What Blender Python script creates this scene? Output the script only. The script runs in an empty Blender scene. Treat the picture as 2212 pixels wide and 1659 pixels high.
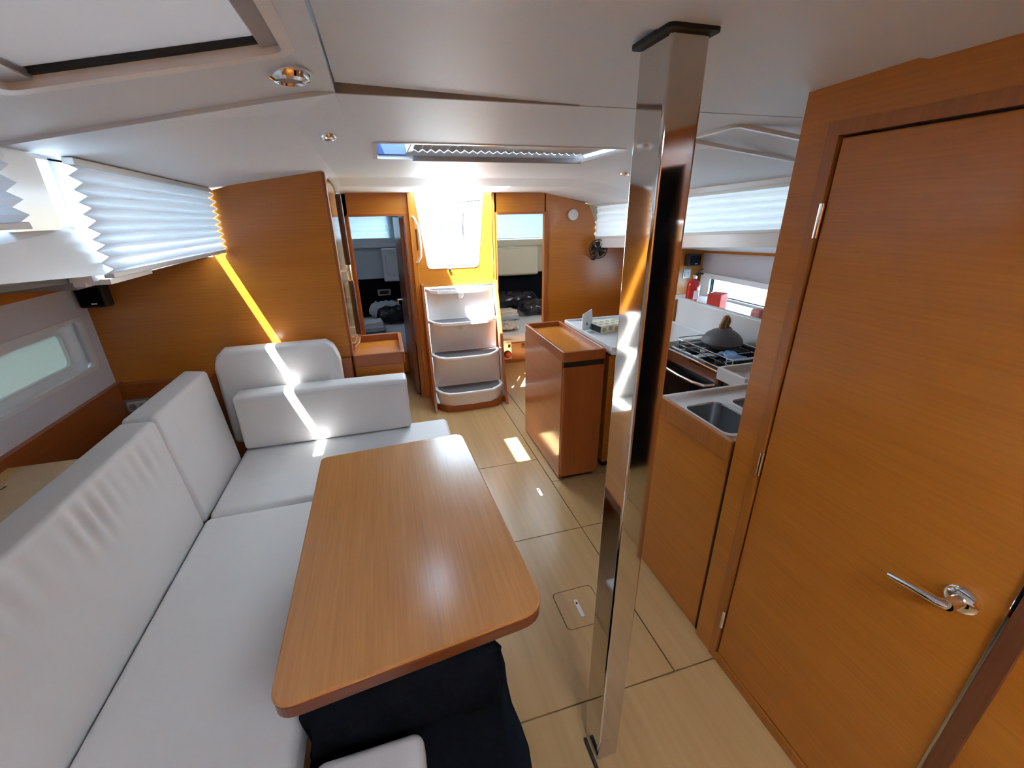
import bpy, bmesh, math, random
from mathutils import Vector, Matrix
random.seed(7)
scene = bpy.context.scene
COL = scene.collection
# ------------------------------------------------------------------ camera
F_PX, CX, CY = 920.0, 1106.0, 829.5
YAW, PITCH, ROLL, CAM_H = math.radians(16.0), math.radians(22.1), math.radians(0.85), 1.68
fw = Vector((math.sin(YAW)*math.cos(PITCH), math.cos(YAW)*math.cos(PITCH), -math.sin(PITCH)))
rt = Vector((math.cos(YAW), -math.sin(YAW), 0)); dn = fw.cross(rt)
c_, s_ = math.cos(ROLL), math.sin(ROLL)
r2 = rt*c_ + dn*s_; d2 = dn*c_ - rt*s_
cam_data = bpy.data.cameras.new('camera'); cam = bpy.data.objects.new('camera', cam_data)
COL.objects.link(cam); scene.camera = cam
cam_data.sensor_fit = 'HORIZONTAL'; cam_data.sensor_width = 36.0
cam_data.lens = F_PX/2212.0*36.0; cam_data.clip_start = 0.02
m3 = Matrix((r2, -d2, -fw)).transposed()
cam.matrix_world = Matrix.Translation((0, 0, CAM_H)) @ m3.to_4x4()
# ------------------------------------------------------------------ world, sun, exposure
world = bpy.data.worlds.new('harbour_sky'); scene.world = world; world.use_nodes = True
bg = world.node_tree.nodes['Background']
bg.inputs[0].default_value = (0.62, 0.83, 1.0, 1); bg.inputs[1].default_value = 5.8
sun_d = bpy.data.lights.new('sun', 'SUN'); sun = bpy.data.objects.new('sun', sun_d); COL.objects.link(sun)
sun_d.energy = 26.0; sun_d.angle = math.radians(0.53); sun_d.color = (0.97, 0.98, 1.0)
SUN = Vector((0.36, 0.32, -1.0)).normalized()
sun.rotation_euler = SUN.to_track_quat('-Z', 'Y').to_euler(); sun.location = (-2, -1, 6)
def portal(name, loc, nrm, sx, sy):
    l = bpy.data.lights.new(name, 'AREA'); o = bpy.data.objects.new(name, l); COL.objects.link(o)
    l.shape = 'RECTANGLE'; l.size = sx; l.size_y = sy; l.cycles.is_portal = True
    o.location = loc; o.rotation_euler = Vector(nrm).to_track_quat('-Z', 'Y').to_euler()
scene.view_settings.view_transform = 'Standard'; scene.view_settings.look = 'None'
scene.view_settings.exposure = 1.62; scene.view_settings.gamma = 1.0
scene.view_settings.use_curve_mapping = False
# ------------------------------------------------------------------ materials
def nodes(name):
    m = bpy.data.materials.new(name); m.use_nodes = True
    nt = m.node_tree; return m, nt, nt.nodes['Principled BSDF'], nt.nodes['Material Output']
def plain(name, col, rough=0.5, metal=0.0, coat=0.0, noise=0.0, nscale=40.0, bump=0.0, bscale=200.0, spec=0.5):
    m, nt, b, o = nodes(name)
    b.inputs['Base Color'].default_value = (*col, 1); b.inputs['Roughness'].default_value = rough
    b.inputs['Metallic'].default_value = metal; b.inputs['Coat Weight'].default_value = coat
    b.inputs['Coat Roughness'].default_value = 0.12; b.inputs['Specular IOR Level'].default_value = spec
    tc = nt.nodes.new('ShaderNodeTexCoord')
    n = nt.nodes.new('ShaderNodeTexNoise'); n.inputs['Scale'].default_value = nscale; n.inputs['Detail'].default_value = 4
    nt.links.new(tc.outputs['Object'], n.inputs['Vector'])
    if noise:
        mx = nt.nodes.new('ShaderNodeMix'); mx.data_type = 'RGBA'
        mx.inputs[6].default_value = (*[c*(1-noise) for c in col], 1); mx.inputs[7].default_value = (*[min(1, c*(1+noise)) for c in col], 1)
        nt.links.new(n.outputs['Fac'], mx.inputs[0]); nt.links.new(mx.outputs[2], b.inputs['Base Color'])
    if bump:
        n2 = nt.nodes.new('ShaderNodeTexNoise'); n2.inputs['Scale'].default_value = bscale; n2.inputs['Detail'].default_value = 3
        nt.links.new(tc.outputs['Object'], n2.inputs['Vector'])
        bp = nt.nodes.new('ShaderNodeBump'); bp.inputs['Strength'].default_value = bump; bp.inputs['Distance'].default_value = 0.002
        nt.links.new(n2.outputs['Fac'], bp.inputs['Height']); nt.links.new(bp.outputs['Normal'], b.inputs['Normal'])
    return m
def wood(name, dark, light, axis, rough=0.3, coat=0.25, fine=140.0, band=9.0):
    m, nt, b, o = nodes(name)
    tc = nt.nodes.new('ShaderNodeTexCoord'); mp = nt.nodes.new('ShaderNodeMapping')
    sc = [1.0, 1.0, 1.0]; sc['xyz'.index(axis)] = 0.03
    mp.inputs['Scale'].default_value = sc
    nt.links.new(tc.outputs['Object'], mp.inputs['Vector'])
    a = nt.nodes.new('ShaderNodeTexNoise'); a.inputs['Scale'].default_value = fine; a.inputs['Detail'].default_value = 3
    c = nt.nodes.new('ShaderNodeTexNoise'); c.inputs['Scale'].default_value = band; c.inputs['Detail'].default_value = 2
    for n in (a, c): nt.links.new(mp.outputs['Vector'], n.inputs['Vector'])
    ad = nt.nodes.new('ShaderNodeMath'); ad.operation = 'MULTIPLY_ADD'; ad.inputs[1].default_value = 0.55
    ml = nt.nodes.new('ShaderNodeMath'); ml.operation = 'MULTIPLY'; ml.inputs[1].default_value = 0.45
    nt.links.new(c.outputs['Fac'], ml.inputs[0]); nt.links.new(a.outputs['Fac'], ad.inputs[0]); nt.links.new(ml.outputs[0], ad.inputs[2])
    cr = nt.nodes.new('ShaderNodeValToRGB'); cr.color_ramp.elements[0].position = 0.30; cr.color_ramp.elements[1].position = 0.70
    cr.color_ramp.elements[0].color = (*dark, 1); cr.color_ramp.elements[1].color = (*light, 1)
    nt.links.new(ad.outputs[0], cr.inputs[0]); nt.links.new(cr.outputs[0], b.inputs['Base Color'])
    b.inputs['Roughness'].default_value = rough; b.inputs['Coat Weight'].default_value = coat; b.inputs['Coat Roughness'].default_value = 0.18
    return m
def translucent(name, col, t=0.5, rough=0.8):
    m, nt, b, o = nodes(name)
    b.inputs['Base Color'].default_value = (*col, 1); b.inputs['Roughness'].default_value = rough
    tr = nt.nodes.new('ShaderNodeBsdfTranslucent'); tr.inputs[0].default_value = (*col, 1)
    mx = nt.nodes.new('ShaderNodeMixShader'); mx.inputs[0].default_value = t
    nt.links.new(b.outputs[0], mx.inputs[1]); nt.links.new(tr.outputs[0], mx.inputs[2]); nt.links.new(mx.outputs[0], o.inputs[0])
    return m
def clear_glass(name, tint=(0.95, 0.98, 0.98), refl=0.06):
    m, nt, b, o = nodes(name)
    tr = nt.nodes.new('ShaderNodeBsdfTransparent'); tr.inputs[0].default_value = (*tint, 1)
    gl = nt.nodes.new('ShaderNodeBsdfGlossy'); gl.inputs['Roughness'].default_value = 0.02
    mx = nt.nodes.new('ShaderNodeMixShader'); mx.inputs[0].default_value = refl
    nt.links.new(tr.outputs[0], mx.inputs[1]); nt.links.new(gl.outputs[0], mx.inputs[2]); nt.links.new(mx.outputs[0], o.inputs[0])
    nt.nodes.remove(b); return m
WD, WL = (0.46, 0.140, 0.011), (0.59, 0.208, 0.024)
M = dict(
 wood_x=wood('oiled_wood_x', WD, WL, 'x'), wood_y=wood('oiled_wood_y', WD, WL, 'y'), wood_z=wood('oiled_wood_z', WD, WL, 'z'),
 wood_edge=wood('wood_edge', (0.30, 0.075, 0.016), (0.42, 0.115, 0.025), 'y', 0.35),
 wood_edge_z=wood('wood_edge_z', (0.30, 0.075, 0.016), (0.42, 0.115, 0.025), 'z', 0.35),
 wood_gloss=wood('glossy_wood', (0.40, 0.125, 0.035), (0.52, 0.18, 0.055), 'y', 0.16, 0.7),
 wood_pale=wood('pale_wood', (0.60, 0.37, 0.15), (0.72, 0.47, 0.21), 'z', 0.14, 0.8),
 wood_frame=wood('door_frame_wood', (0.36, 0.110, 0.013), (0.48, 0.165, 0.022), 'z', 0.3),
 wood_dark=wood('dark_wood', (0.15, 0.045, 0.018), (0.23, 0.075, 0.028), 'z', 0.3),
 table=wood('table_wood', (0.47, 0.19, 0.055), (0.60, 0.27, 0.085), 'y', 0.24, 0.4),
 table_edge=wood('table_edge_wood', (0.15, 0.038, 0.010), (0.22, 0.058, 0.014), 'x', 0.35),
 floor=wood('sole_board', (0.39, 0.225, 0.085), (0.50, 0.305, 0.13), 'y', 0.33, 0.2, 34, 8),
 seam=plain('dark_seam', (0.10, 0.055, 0.025), 0.7),
 groove_shade=plain('painted_groove_shade', (0.40, 0.35, 0.31), 0.7),
 gel=plain('white_headliner', (0.69, 0.75, 0.80), 0.55, noise=0.02, nscale=3),
 gelg=plain('white_gelcoat', (0.80, 0.81, 0.82), 0.3, coat=0.3, noise=0.02, nscale=4),
 hull=plain('hull_lining', (0.70, 0.70, 0.73), 0.6, noise=0.03, nscale=6, bump=0.15, bscale=300),
 step=plain('step_gelcoat', (0.90, 0.90, 0.89), 0.32, coat=0.2, noise=0.02, nscale=5),
 grip=plain('grip_pad', (0.13, 0.115, 0.12), 0.85, noise=0.12, nscale=260, bump=0.4, bscale=500),
 leather=plain('cream_leatherette', (0.72, 0.69, 0.67), 0.5, noise=0.03, nscale=9, bump=0.12, bscale=420),
 steel=plain('polished_steel', (0.62, 0.60, 0.57), 0.06, 1.0), chrome=plain('chrome', (0.82, 0.83, 0.84), 0.08, 1.0),
 brushed=plain('brushed_steel', (0.55, 0.56, 0.58), 0.28, 1.0), alu=plain('grey_aluminium', (0.42, 0.42, 0.43), 0.4, 0.6),
 black=plain('black_plastic', (0.012, 0.012, 0.013), 0.45), blackgl=plain('black_glass', (0.008, 0.008, 0.009), 0.06),
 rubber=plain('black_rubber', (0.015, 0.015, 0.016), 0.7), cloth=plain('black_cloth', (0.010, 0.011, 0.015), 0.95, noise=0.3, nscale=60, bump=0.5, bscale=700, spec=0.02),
 counter=plain('white_worktop', (0.80, 0.81, 0.82), 0.25, coat=0.2, noise=0.03, nscale=60),
 white=plain('white_plastic', (0.80, 0.80, 0.79), 0.4), beige=plain('beige_panel', (0.66, 0.58, 0.43), 0.45, noise=0.03, nscale=5),
 red=plain('red_paint', (0.70, 0.012, 0.015), 0.25, coat=0.5), redcard=plain('red_card', (0.78, 0.05, 0.03), 0.5),
 stone=plain('grey_enamel', (0.13, 0.13, 0.15), 0.5, noise=0.25, nscale=150), knob=wood('olive_wood', (0.24, 0.12, 0.035), (0.42, 0.25, 0.09), 'z', 0.5, 0),
 blue=plain('pale_blue_cloth', (0.26, 0.45, 0.72), 0.8), teal=plain('teal_print', (0.05, 0.42, 0.55), 0.5), paper=plain('white_paper', (0.80, 0.84, 0.86), 0.6),
 gold=plain('gold_print', (0.52, 0.38, 0.12), 0.5), cream=plain('cream_card', (0.82, 0.79, 0.68), 0.6),
 linen=plain('white_linen', (0.72, 0.70, 0.72), 0.9, noise=0.05, nscale=12, bump=0.2, bscale=300), towel=plain('peach_towel', (0.72, 0.62, 0.56), 0.95, bump=0.5, bscale=500),
 bluetow=plain('blue_grey_towel', (0.40, 0.43, 0.52), 0.95, bump=0.5, bscale=500), bag=plain('dark_plastic_wrap', (0.02, 0.018, 0.028), 0.18),
 blind=translucent('blind_fabric', (0.82, 0.85, 0.90), 0.040), rblind=translucent('galley_blind_fabric', (0.84, 0.86, 0.88), 0.062), deck=plain('grey_deck', (0.30, 0.29, 0.28), 0.8, noise=0.1, nscale=90), shade=translucent('hatch_shade', (0.60, 0.60, 0.61), 0.11),
 cblind=translucent('cabin_blind', (0.80, 0.85, 0.90), 0.22), fshade=translucent('fill_skylight_shade', (0.85, 0.87, 0.90), 0.92), frost=translucent('frosted_pane', (0.72, 0.80, 0.76), 0.11, 0.3), frostw=translucent('frosted_surround', (0.74, 0.75, 0.75), 0.07, 0.35), glass=clear_glass('window_glass'), tint=clear_glass('hatch_glass', (0.80, 0.86, 0.92), 0.1),
 lamp=plain('unlit_lens', (0.33, 0.31, 0.28), 0.2), dblind=plain('grey_pleats', (0.40, 0.41, 0.42), 0.6),
 navy=plain('navy_canvas', (0.03, 0.05, 0.14), 0.8), aqua=plain('aqua_cushion', (0.25, 0.62, 0.70), 0.8), water=plain('harbour_water', (0.03, 0.10, 0.13), 0.1),
 leatherbr=plain('brown_leather_grip', (0.10, 0.032, 0.014), 0.45), orange=plain('red_knob', (0.75, 0.06, 0.02), 0.4),
)
# ------------------------------------------------------------------ mesh helpers
OFF = {}
def NB(): return bmesh.new()
def hexa(bm, p):
    v = [bm.verts.new(q) for q in p]
    for f in ((0, 3, 2, 1), (4, 5, 6, 7), (0, 1, 5, 4), (1, 2, 6, 5), (2, 3, 7, 6), (3, 0, 4, 7)): bm.faces.new([v[i] for i in f])
def box(bm, x0, x1, y0, y1, z0, z1):
    hexa(bm, [(x0, y0, z0), (x1, y0, z0), (x1, y1, z0), (x0, y1, z0), (x0, y0, z1), (x1, y0, z1), (x1, y1, z1), (x0, y1, z1)])
def prism(bm, pts, axis, a, b):
    def P(u, v, w): return {'x': (w, u, v), 'y': (u, w, v), 'z': (u, v, w)}[axis]
    n = len(pts); A = [bm.verts.new(P(u, v, a)) for u, v in pts]; Bv = [bm.verts.new(P(u, v, b)) for u, v in pts]
    bm.faces.new(A); bm.faces.new(Bv[::-1])
    for i in range(n): bm.faces.new((A[i], Bv[i], Bv[(i+1) % n], A[(i+1) % n]))
def ring(bm, outer, inner, axis, a, b):     # flat frame with a hole, same point count
    def P(u, v, w): return {'x': (w, u, v), 'y': (u, w, v), 'z': (u, v, w)}[axis]
    n = len(outer); V = [[bm.verts.new(P(u, v, w)) for u, v in L] for w in (a, b) for L in (outer, inner)]
    o0, i0, o1, i1 = V
    for k in range(n):
        j = (k+1) % n
        bm.faces.new((o0[k], o0[j], i0[j], i0[k])); bm.faces.new((o1[k], i1[k], i1[j], o1[j]))
        bm.faces.new((o0[k], o1[k], o1[j], o0[j])); bm.faces.new((i0[k], i0[j], i1[j], i1[k]))
def rrect(x0, x1, y0, y1, r, n=5):
    out = []
    for cx, cy, a0 in ((x1-r, y0+r, -90), (x1-r, y1-r, 0), (x0+r, y1-r, 90), (x0+r, y0+r, 180)):
        for k in range(n+1):
            a = math.radians(a0+90*k/n); out.append((cx+r*math.cos(a), cy+r*math.sin(a)))
    return out
def rpoly(pts, r, n=5):        # polygon with rounded corners
    out = []; N = len(pts)
    for i in range(N):
        p = Vector(pts[i]); a = (Vector(pts[i-1])-p); b = (Vector(pts[(i+1) % N])-p)
        rr = r[i] if isinstance(r, (list, tuple)) else r
        ang = a.angle(b); d = min(rr/math.tan(ang/2), a.length*.49, b.length*.49)
        p0 = p+a.normalized()*d; p1 = p+b.normalized()*d
        for k in range(n+1):
            t = k/n; out.append(tuple(p0*(1-t)**2+p*2*t*(1-t)+p1*t*t))
    return out
def tube(bm, pts, r, n=10, caps=True):
    pts = [Vector(p) for p in pts]; rings = []; up = None
    for i, p in enumerate(pts):
        t = (pts[min(i+1, len(pts)-1)]-pts[max(i-1, 0)]).normalized()
        if up is None: up = Vector((0, 0, 1)) if abs(t.z) < .9 else Vector((1, 0, 0))
        u = (up-t*up.dot(t)).normalized(); w = t.cross(u); up = u
        rr = r[i] if isinstance(r, (list, tuple)) else r
        rings.append([bm.verts.new(p+u*math.cos(2*math.pi*k/n)*rr+w*math.sin(2*math.pi*k/n)*rr) for k in range(n)])
    for a, b in zip(rings, rings[1:]):
        for k in range(n): bm.faces.new((a[k], a[(k+1) % n], b[(k+1) % n], b[k]))
    if caps: bm.faces.new(rings[0][::-1]); bm.faces.new(rings[-1])
def lathe(bm, prof, c, axis=(0, 0, 1), n=24):
    q = Vector((0, 0, 1)).rotation_difference(Vector(axis)); c = Vector(c); rings = []
    for r, z in prof:
        rings.append([bm.verts.new(c+q @ Vector((max(r, 1e-4)*math.cos(2*math.pi*k/n), max(r, 1e-4)*math.sin(2*math.pi*k/n), z))) for k in range(n)])
    for a, b in zip(rings, rings[1:]):
        for k in range(n): bm.faces.new((a[k], a[(k+1) % n], b[(k+1) % n], b[k]))
    bm.faces.new(rings[0][::-1]); bm.faces.new(rings[-1])
def bevel(bm, w, seg=2):
    bmesh.ops.recalc_face_normals(bm, faces=bm.faces)
    es = [e for e in bm.edges if len(e.link_faces) == 2 and e.calc_face_angle(0) > 0.5]
    bmesh.ops.bevel(bm, geom=es, offset=w, segments=seg, profile=0.5, affect='EDGES', clamp_overlap=True)
def soft(bm, c8, r, puff=(0, 0, 0), n=14, disp=None):
    """rounded, slightly puffed cushion between eight corners (bottom 4 ccw, top 4 ccw)"""
    c8 = [Vector(p) for p in c8]
    L = [((c8[1]-c8[0]).length+(c8[6]-c8[7]).length)/4, ((c8[3]-c8[0]).length+(c8[6]-c8[5]).length)/4, ((c8[4]-c8[0]).length+(c8[6]-c8[2]).length)/4]
    def tri(u, v, w):
        a = c8[0]*(1-u)*(1-v)+c8[1]*u*(1-v)+c8[2]*u*v+c8[3]*(1-u)*v
        b = c8[4]*(1-u)*(1-v)+c8[5]*u*(1-v)+c8[6]*u*v+c8[7]*(1-u)*v
        return a*(1-w)+b*w
    nn = n if isinstance(n, (tuple, list)) else (n, n, n)
    def ticks(h, n):
        e = min(0.45, r/h); k = [0, .25, .55, .85, 1]
        lo = [-1+e*t for t in k]; mid = [-1+e+(2-2*e)*i/n for i in range(1, n)]
        return lo+mid+[-t for t in lo[::-1]]
    T = [ticks(h, q) for h, q in zip(L, nn)]; cache = {}
    def vert(i, j, k):
        key = (i, j, k)
        if key in cache: return cache[key]
        p = Vector((T[0][i]*L[0], T[1][j]*L[1], T[2][k]*L[2]))
        q = Vector([max(-(h-min(r, h*.99)), min(h-min(r, h*.99), x)) for x, h in zip(p, L)])
        d = p-q
        if d.length > 1e-9: p = q+d.normalized()*min(r, max(abs(x) for x in d)) if sum(abs(x) > 1e-9 for x in d) > 1 else p
        s = [p[a]/L[a] for a in range(3)]
        g = [(1-s[a]**2) for a in range(3)]
        s2 = [s[0]*(1+puff[0]*g[1]*g[2]), s[1]*(1+puff[1]*g[0]*g[2]), s[2]*(1+puff[2]*g[0]*g[1])]
        P = tri((s2[0]+1)/2, (s2[1]+1)/2, (s2[2]+1)/2)
        if disp: P = P+Vector(disp(s[0], s[1], s[2]))
        cache[key] = bm.verts.new(P); return cache[key]
    N = [len(t)-1 for t in T]
    for a, b, c in ((0, 1, 2), (0, 2, 1), (1, 2, 0)):
        for side in (0, N[c]):
            for i in range(N[a]):
                for j in range(N[b]):
                    q = []
                    for di, dj in ((0, 0), (1, 0), (1, 1), (0, 1)):
                        k3 = [0, 0, 0]; k3[a] = i+di; k3[b] = j+dj; k3[c] = side; q.append(vert(*k3))
                    if len(set(q)) == 4:
                        try: bm.faces.new(q)
                        except ValueError: pass
def sbox(x0, x1, y0, y1, z0, z1): return [(x0, y0, z0), (x1, y0, z0), (x1, y1, z0), (x0, y1, z0), (x0, y0, z1), (x1, y0, z1), (x1, y1, z1), (x0, y1, z1)]
def props(o, label=None, cat=None, group=None, kind=None):
    for k, v in (('label', label), ('category', cat), ('group', group), ('kind', kind)):
        if v: o[k] = v
def emit(name, bm, mat, parent=None, smooth=False, bev=0, seg=2, label=None, cat=None, group=None, kind=None):
    if bev: bevel(bm, bev, seg)
    bmesh.ops.recalc_face_normals(bm, faces=bm.faces)
    if parent is not None: off = OFF[parent.name]
    else:
        xs = [v.co for v in bm.verts]
        off = Vector(((min(v.x for v in xs)+max(v.x for v in xs))/2, (min(v.y for v in xs)+max(v.y for v in xs))/2, min(v.z for v in xs)))
    for v in bm.verts: v.co -= off
    me = bpy.data.meshes.new(name); bm.to_mesh(me); bm.free()
    me.materials.append(M[mat] if isinstance(mat, str) else mat)
    if smooth:
        for p in me.polygons: p.use_smooth = True
        try: me.set_sharp_from_angle(angle=math.radians(38))
        except Exception: pass
    o = bpy.data.objects.new(name, me); COL.objects.link(o)
    if parent is not None: o.parent = parent
    else: o.location = off
    OFF[o.name] = off; props(o, label, cat, group, kind); return o
def thing(name, label, cat, loc, group=None):
    o = bpy.data.objects.new(name, None); COL.objects.link(o); o.location = loc; o.empty_display_size = 0.05
    OFF[o.name] = Vector(loc); props(o, label, cat, group); return o
def struct(name, bm, mat, label=None, **k): return emit(name, bm, mat, kind='structure', label=label, **k)
def part(name, mat, parent, fn, **k):
    bm = NB(); fn(bm); return emit(name, bm, mat, parent, **k)
def boxpart(name, mat, parent, *b, bev=0, **k):
    bm = NB(); box(bm, *b); return emit(name, bm, mat, parent, bev=bev, **k)
# ================================================================== SHELL
# floor: dark bed with separate sole boards
bm = NB(); box(bm, -1.55, 2.85, -1.25, 6.4, -0.06, -0.012)
floor = struct('floor', bm, 'seam', 'pale wooden cabin sole with dark seams between removable boards')
g = 0.0028
def board(poly, r=0.0):
    bm = NB(); prism(bm, poly, 'z', -0.03, 0.0); emit('floor_board', bm, 'floor', floor)
def brect(x0, x1, y0, y1): board([(x0+g, y0+g), (x1-g, y0+g), (x1-g, y1-g), (x0+g, y1-g)])
XS = [-1.55, -0.36, 0.235, 0.905, 1.13]
for x0, x1, y0, y1 in ((0.235, 1.13, -1.25, 0.905), (-0.36, 0.235, -1.25, 2.52), (-1.55, -0.36, -1.25, 2.75), (0.235, 0.905, 1.765, 2.52),
                       (0.905, 1.30, 0.905, 1.765), (0.905, 1.60, 1.765, 2.227), (0.905, 1.04, 2.227, 6.4), (1.04, 2.85, 2.227, 6.4),
                       (-0.36, 0.905, 2.52, 6.4), (-1.55, -0.36, 2.75, 6.4), (1.30, 2.85, -1.25, 1.765), (1.60, 2.85, 1.765, 2.227), (1.13, 1.30, -1.25, 0.905)):
    brect(x0, x1, y0, y1)
hx = (0.578, 0.772, 1.187, 1.382)     # board with the square inspection hatch cut out of it
bm = NB(); ring(bm, rrect(0.235+g, 0.905-g, 0.905+g, 1.765-g, 0.001), rrect(hx[0]-g, hx[1]+g, hx[2]-g, hx[3]+g, 0.022), 'z', -0.03, 0.0)
emit('floor_board', bm, 'floor', floor)
bm = NB(); prism(bm, rrect(hx[0]+g*.3, hx[1]-g*.3, hx[2]+g*.3, hx[3]-g*.3, 0.02), 'z', -0.03, 0.0); emit('hatch_lid', bm, 'floor', floor)
for cx, y0, y1 in ((0.668, 1.23, 1.325), (0.79, 2.103, 2.187)):
    t = thing('floor_pull_ring', 'silver slot pull set in the square floor hatch' if y0 < 2 else 'silver slot pull set in floor board below companionway', 'pull handle', (cx, (y0+y1)/2, 0), 'silver floor pulls')
    bm = NB(); prism(bm, rrect(cx-0.009, cx+0.009, y0, y1, 0.0088), 'z', 0.0003, 0.0022); emit('plate', bm, 'chrome', t)
    bm = NB(); prism(bm, rrect(cx-0.004, cx+0.004, y1-0.028, y1-0.016, 0.003), 'z', 0.002, 0.0029); emit('finger_slot', bm, 'black', t)

# ceiling ----------------------------------------------------------
def zc(x, y):
    pr = [(-2, 1.957), (0.75, 1.957), (3.10, 1.890), (3.13, 1.884), (3.27, 1.846), (3.31, 1.842), (3.97, 1.83), (7, 1.83)]
    for (a, za), (b, zb) in zip(pr, pr[1:]):
        if a <= y <= b: z = za+(zb-za)*(y-a)/(b-a); break
    u = -0.21-x
    if u > 0: z -= 0.155*u
    u = x-1.43
    if u > 0: z -= 0.19*u
    return z
def sheet(bm, xs, ys, zf, th, holes=()):
    def inside(x, y): return any(h[0] < x < h[1] and h[2] < y < h[3] for h in holes)
    lo, hi = {}, {}
    cells = [(i, j) for i in range(len(xs)-1) for j in range(len(ys)-1) if not inside((xs[i]+xs[i+1])/2, (ys[j]+ys[j+1])/2)]
    cs = set(cells)
    def V(d, i, j, t):
        if (i, j) not in d: d[i, j] = bm.verts.new((xs[i], ys[j], zf(xs[i], ys[j])+t))
        return d[i, j]
    for i, j in cells:
        q = [(i, j), (i+1, j), (i+1, j+1), (i, j+1)]
        bm.faces.new([V(lo, *c, 0) for c in q][::-1]); bm.faces.new([V(hi, *c, th) for c in q])
        for (a, b), nb in (((q[0], q[1]), (i, j-1)), ((q[1], q[2]), (i+1, j)), ((q[2], q[3]), (i, j+1)), ((q[3], q[0]), (i-1, j))):
            if nb not in cs: bm.faces.new((V(lo, *a, 0), V(lo, *b, 0), V(hi, *b, th), V(hi, *a, th)))
HX0, HX1, HY0, HY1 = 0.025, 1.06, 1.876, 2.28
bm = NB()
sheet(bm, [-0.90, -0.83, -0.6, -0.4, -0.21, HX0, 0.27, 0.55, 0.95, HX1, 1.25, 1.43, 1.7, 1.95, 2.16], [1.255, 1.5, HY0, HY1, 2.7, 3.10, 3.13, 3.27, 3.315, 3.6, 3.97],
      zc, 0.05, [(HX0, HX1, HY0, HY1), (0.27, 0.95, 3.27, 3.97)])
ceiling = struct('ceiling', bm, 'gel', 'white moulded headliner stepping down aft towards the companionway')
def zl(x, y): return zc(-0.10, y)-0.004-0.19*max(0, -0.10-x) if x > -0.8 else zc(-.1, y)-0.004-0.19*0.7-0.25*(-0.8-x)
LH = (-0.53, -0.115, 0.30, 0.972)
bm = NB(); sheet(bm, [-0.90, -0.83, LH[0], -0.4, LH[1], -0.062], [-1.25, -.4, LH[2], LH[3], 1.222], zl, 0.05, [LH])
emit('ceiling_panel', bm, 'gel', ceiling, label='white overhead panel around the large skylight')
bm = NB()                                        # arched beam aft of the skylight panel
P = [(-0.062, 1.945), (-0.2, 1.922), (-0.4, 1.884), (-0.6, 1.846), (-0.8, 1.808), (-0.86, 1.79)]
for (xa, za), (xb, zb) in zip(P, P[1:]):
    ya, yb = (1.52+(xa+0.06)*0.28, 1.52+(xb+0.06)*0.28)
    hexa(bm, [(xa, 1.222, za-0.01), (xb, 1.222, zb-0.01), (xb, yb, zc(xb, yb)-0.001), (xa, ya, zc(xa, ya)-0.001), (xa, 1.222, za+0.06), (xb, 1.222, zb+0.06), (xb, yb, zc(xb, yb)+0.04), (xa, ya, zc(xa, ya)+0.04)])
emit('roof_beam', bm, 'gel', ceiling)
bm = NB(); sheet(bm, [-0.058, 0.56, 1.0, 1.43, 2.16], [0.758, 1.0, 1.214], lambda x, y: zc(x, y)+0.012*max(0, 1-(x+0.058)/0.62), 0.05)
for v in bm.verts:
    if v.co.y > 1.2: v.co.y += 0.038*min(1, max(0, (v.co.x+0.058)/0.618))
emit('ceiling_panel', bm, 'gel', ceiling)
FH = (0.12, 0.82, -1.0, -0.35)
bm = NB(); sheet(bm, [-0.058, FH[0], FH[1], 1.0, 1.43, 2.16], [-1.25, FH[2], FH[3], 0.0, 0.752], lambda x, y: zc(x, y)-0.008, 0.05, [FH])
emit('ceiling_panel', bm, 'gel', ceiling)
bm = NB(); box(bm, -0.06, 2.16, 1.20, 1.27, 1.985, 2.0); box(bm, -0.058, 0.56, 1.246, 1.2545, 1.9415, 1.985); emit('groove_shade_backing', bm, 'groove_shade', ceiling)  # dark strip's colour stands in for shade in the ceiling gap
bm = NB(); sheet(bm, [-0.92, LH[0], LH[1], FH[0], FH[1], 1.3, 2.16], [-1.28, FH[2], FH[3], LH[2], LH[3], 1.27], lambda x, y: 2.03-0.10*max(0, -0.1-x), 0.02, [LH, FH])
emit('deck_skin', bm, 'gelg', ceiling)
# slim square recess on the galley side
bm = NB(); ring(bm, rrect(1.18, 1.78, 1.37, 1.66, 0.03), rrect(1.197, 1.763, 1.387, 1.643, 0.02), 'z', 1.921, 1.935)
for v in bm.verts: v.co.z += zc(v.co.x, v.co.y)-1.93
emit('hatch_surround', bm, 'gelg', ceiling)
# unseen roof overhang, added to keep sun out of the forward side window
bm = NB(); box(bm, -0.945, -0.83, -1.25, 1.60, 1.845, 1.905); struct('trim_1', bm, 'gelg', 'unseen white overhang added to shade the left side window')

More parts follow.
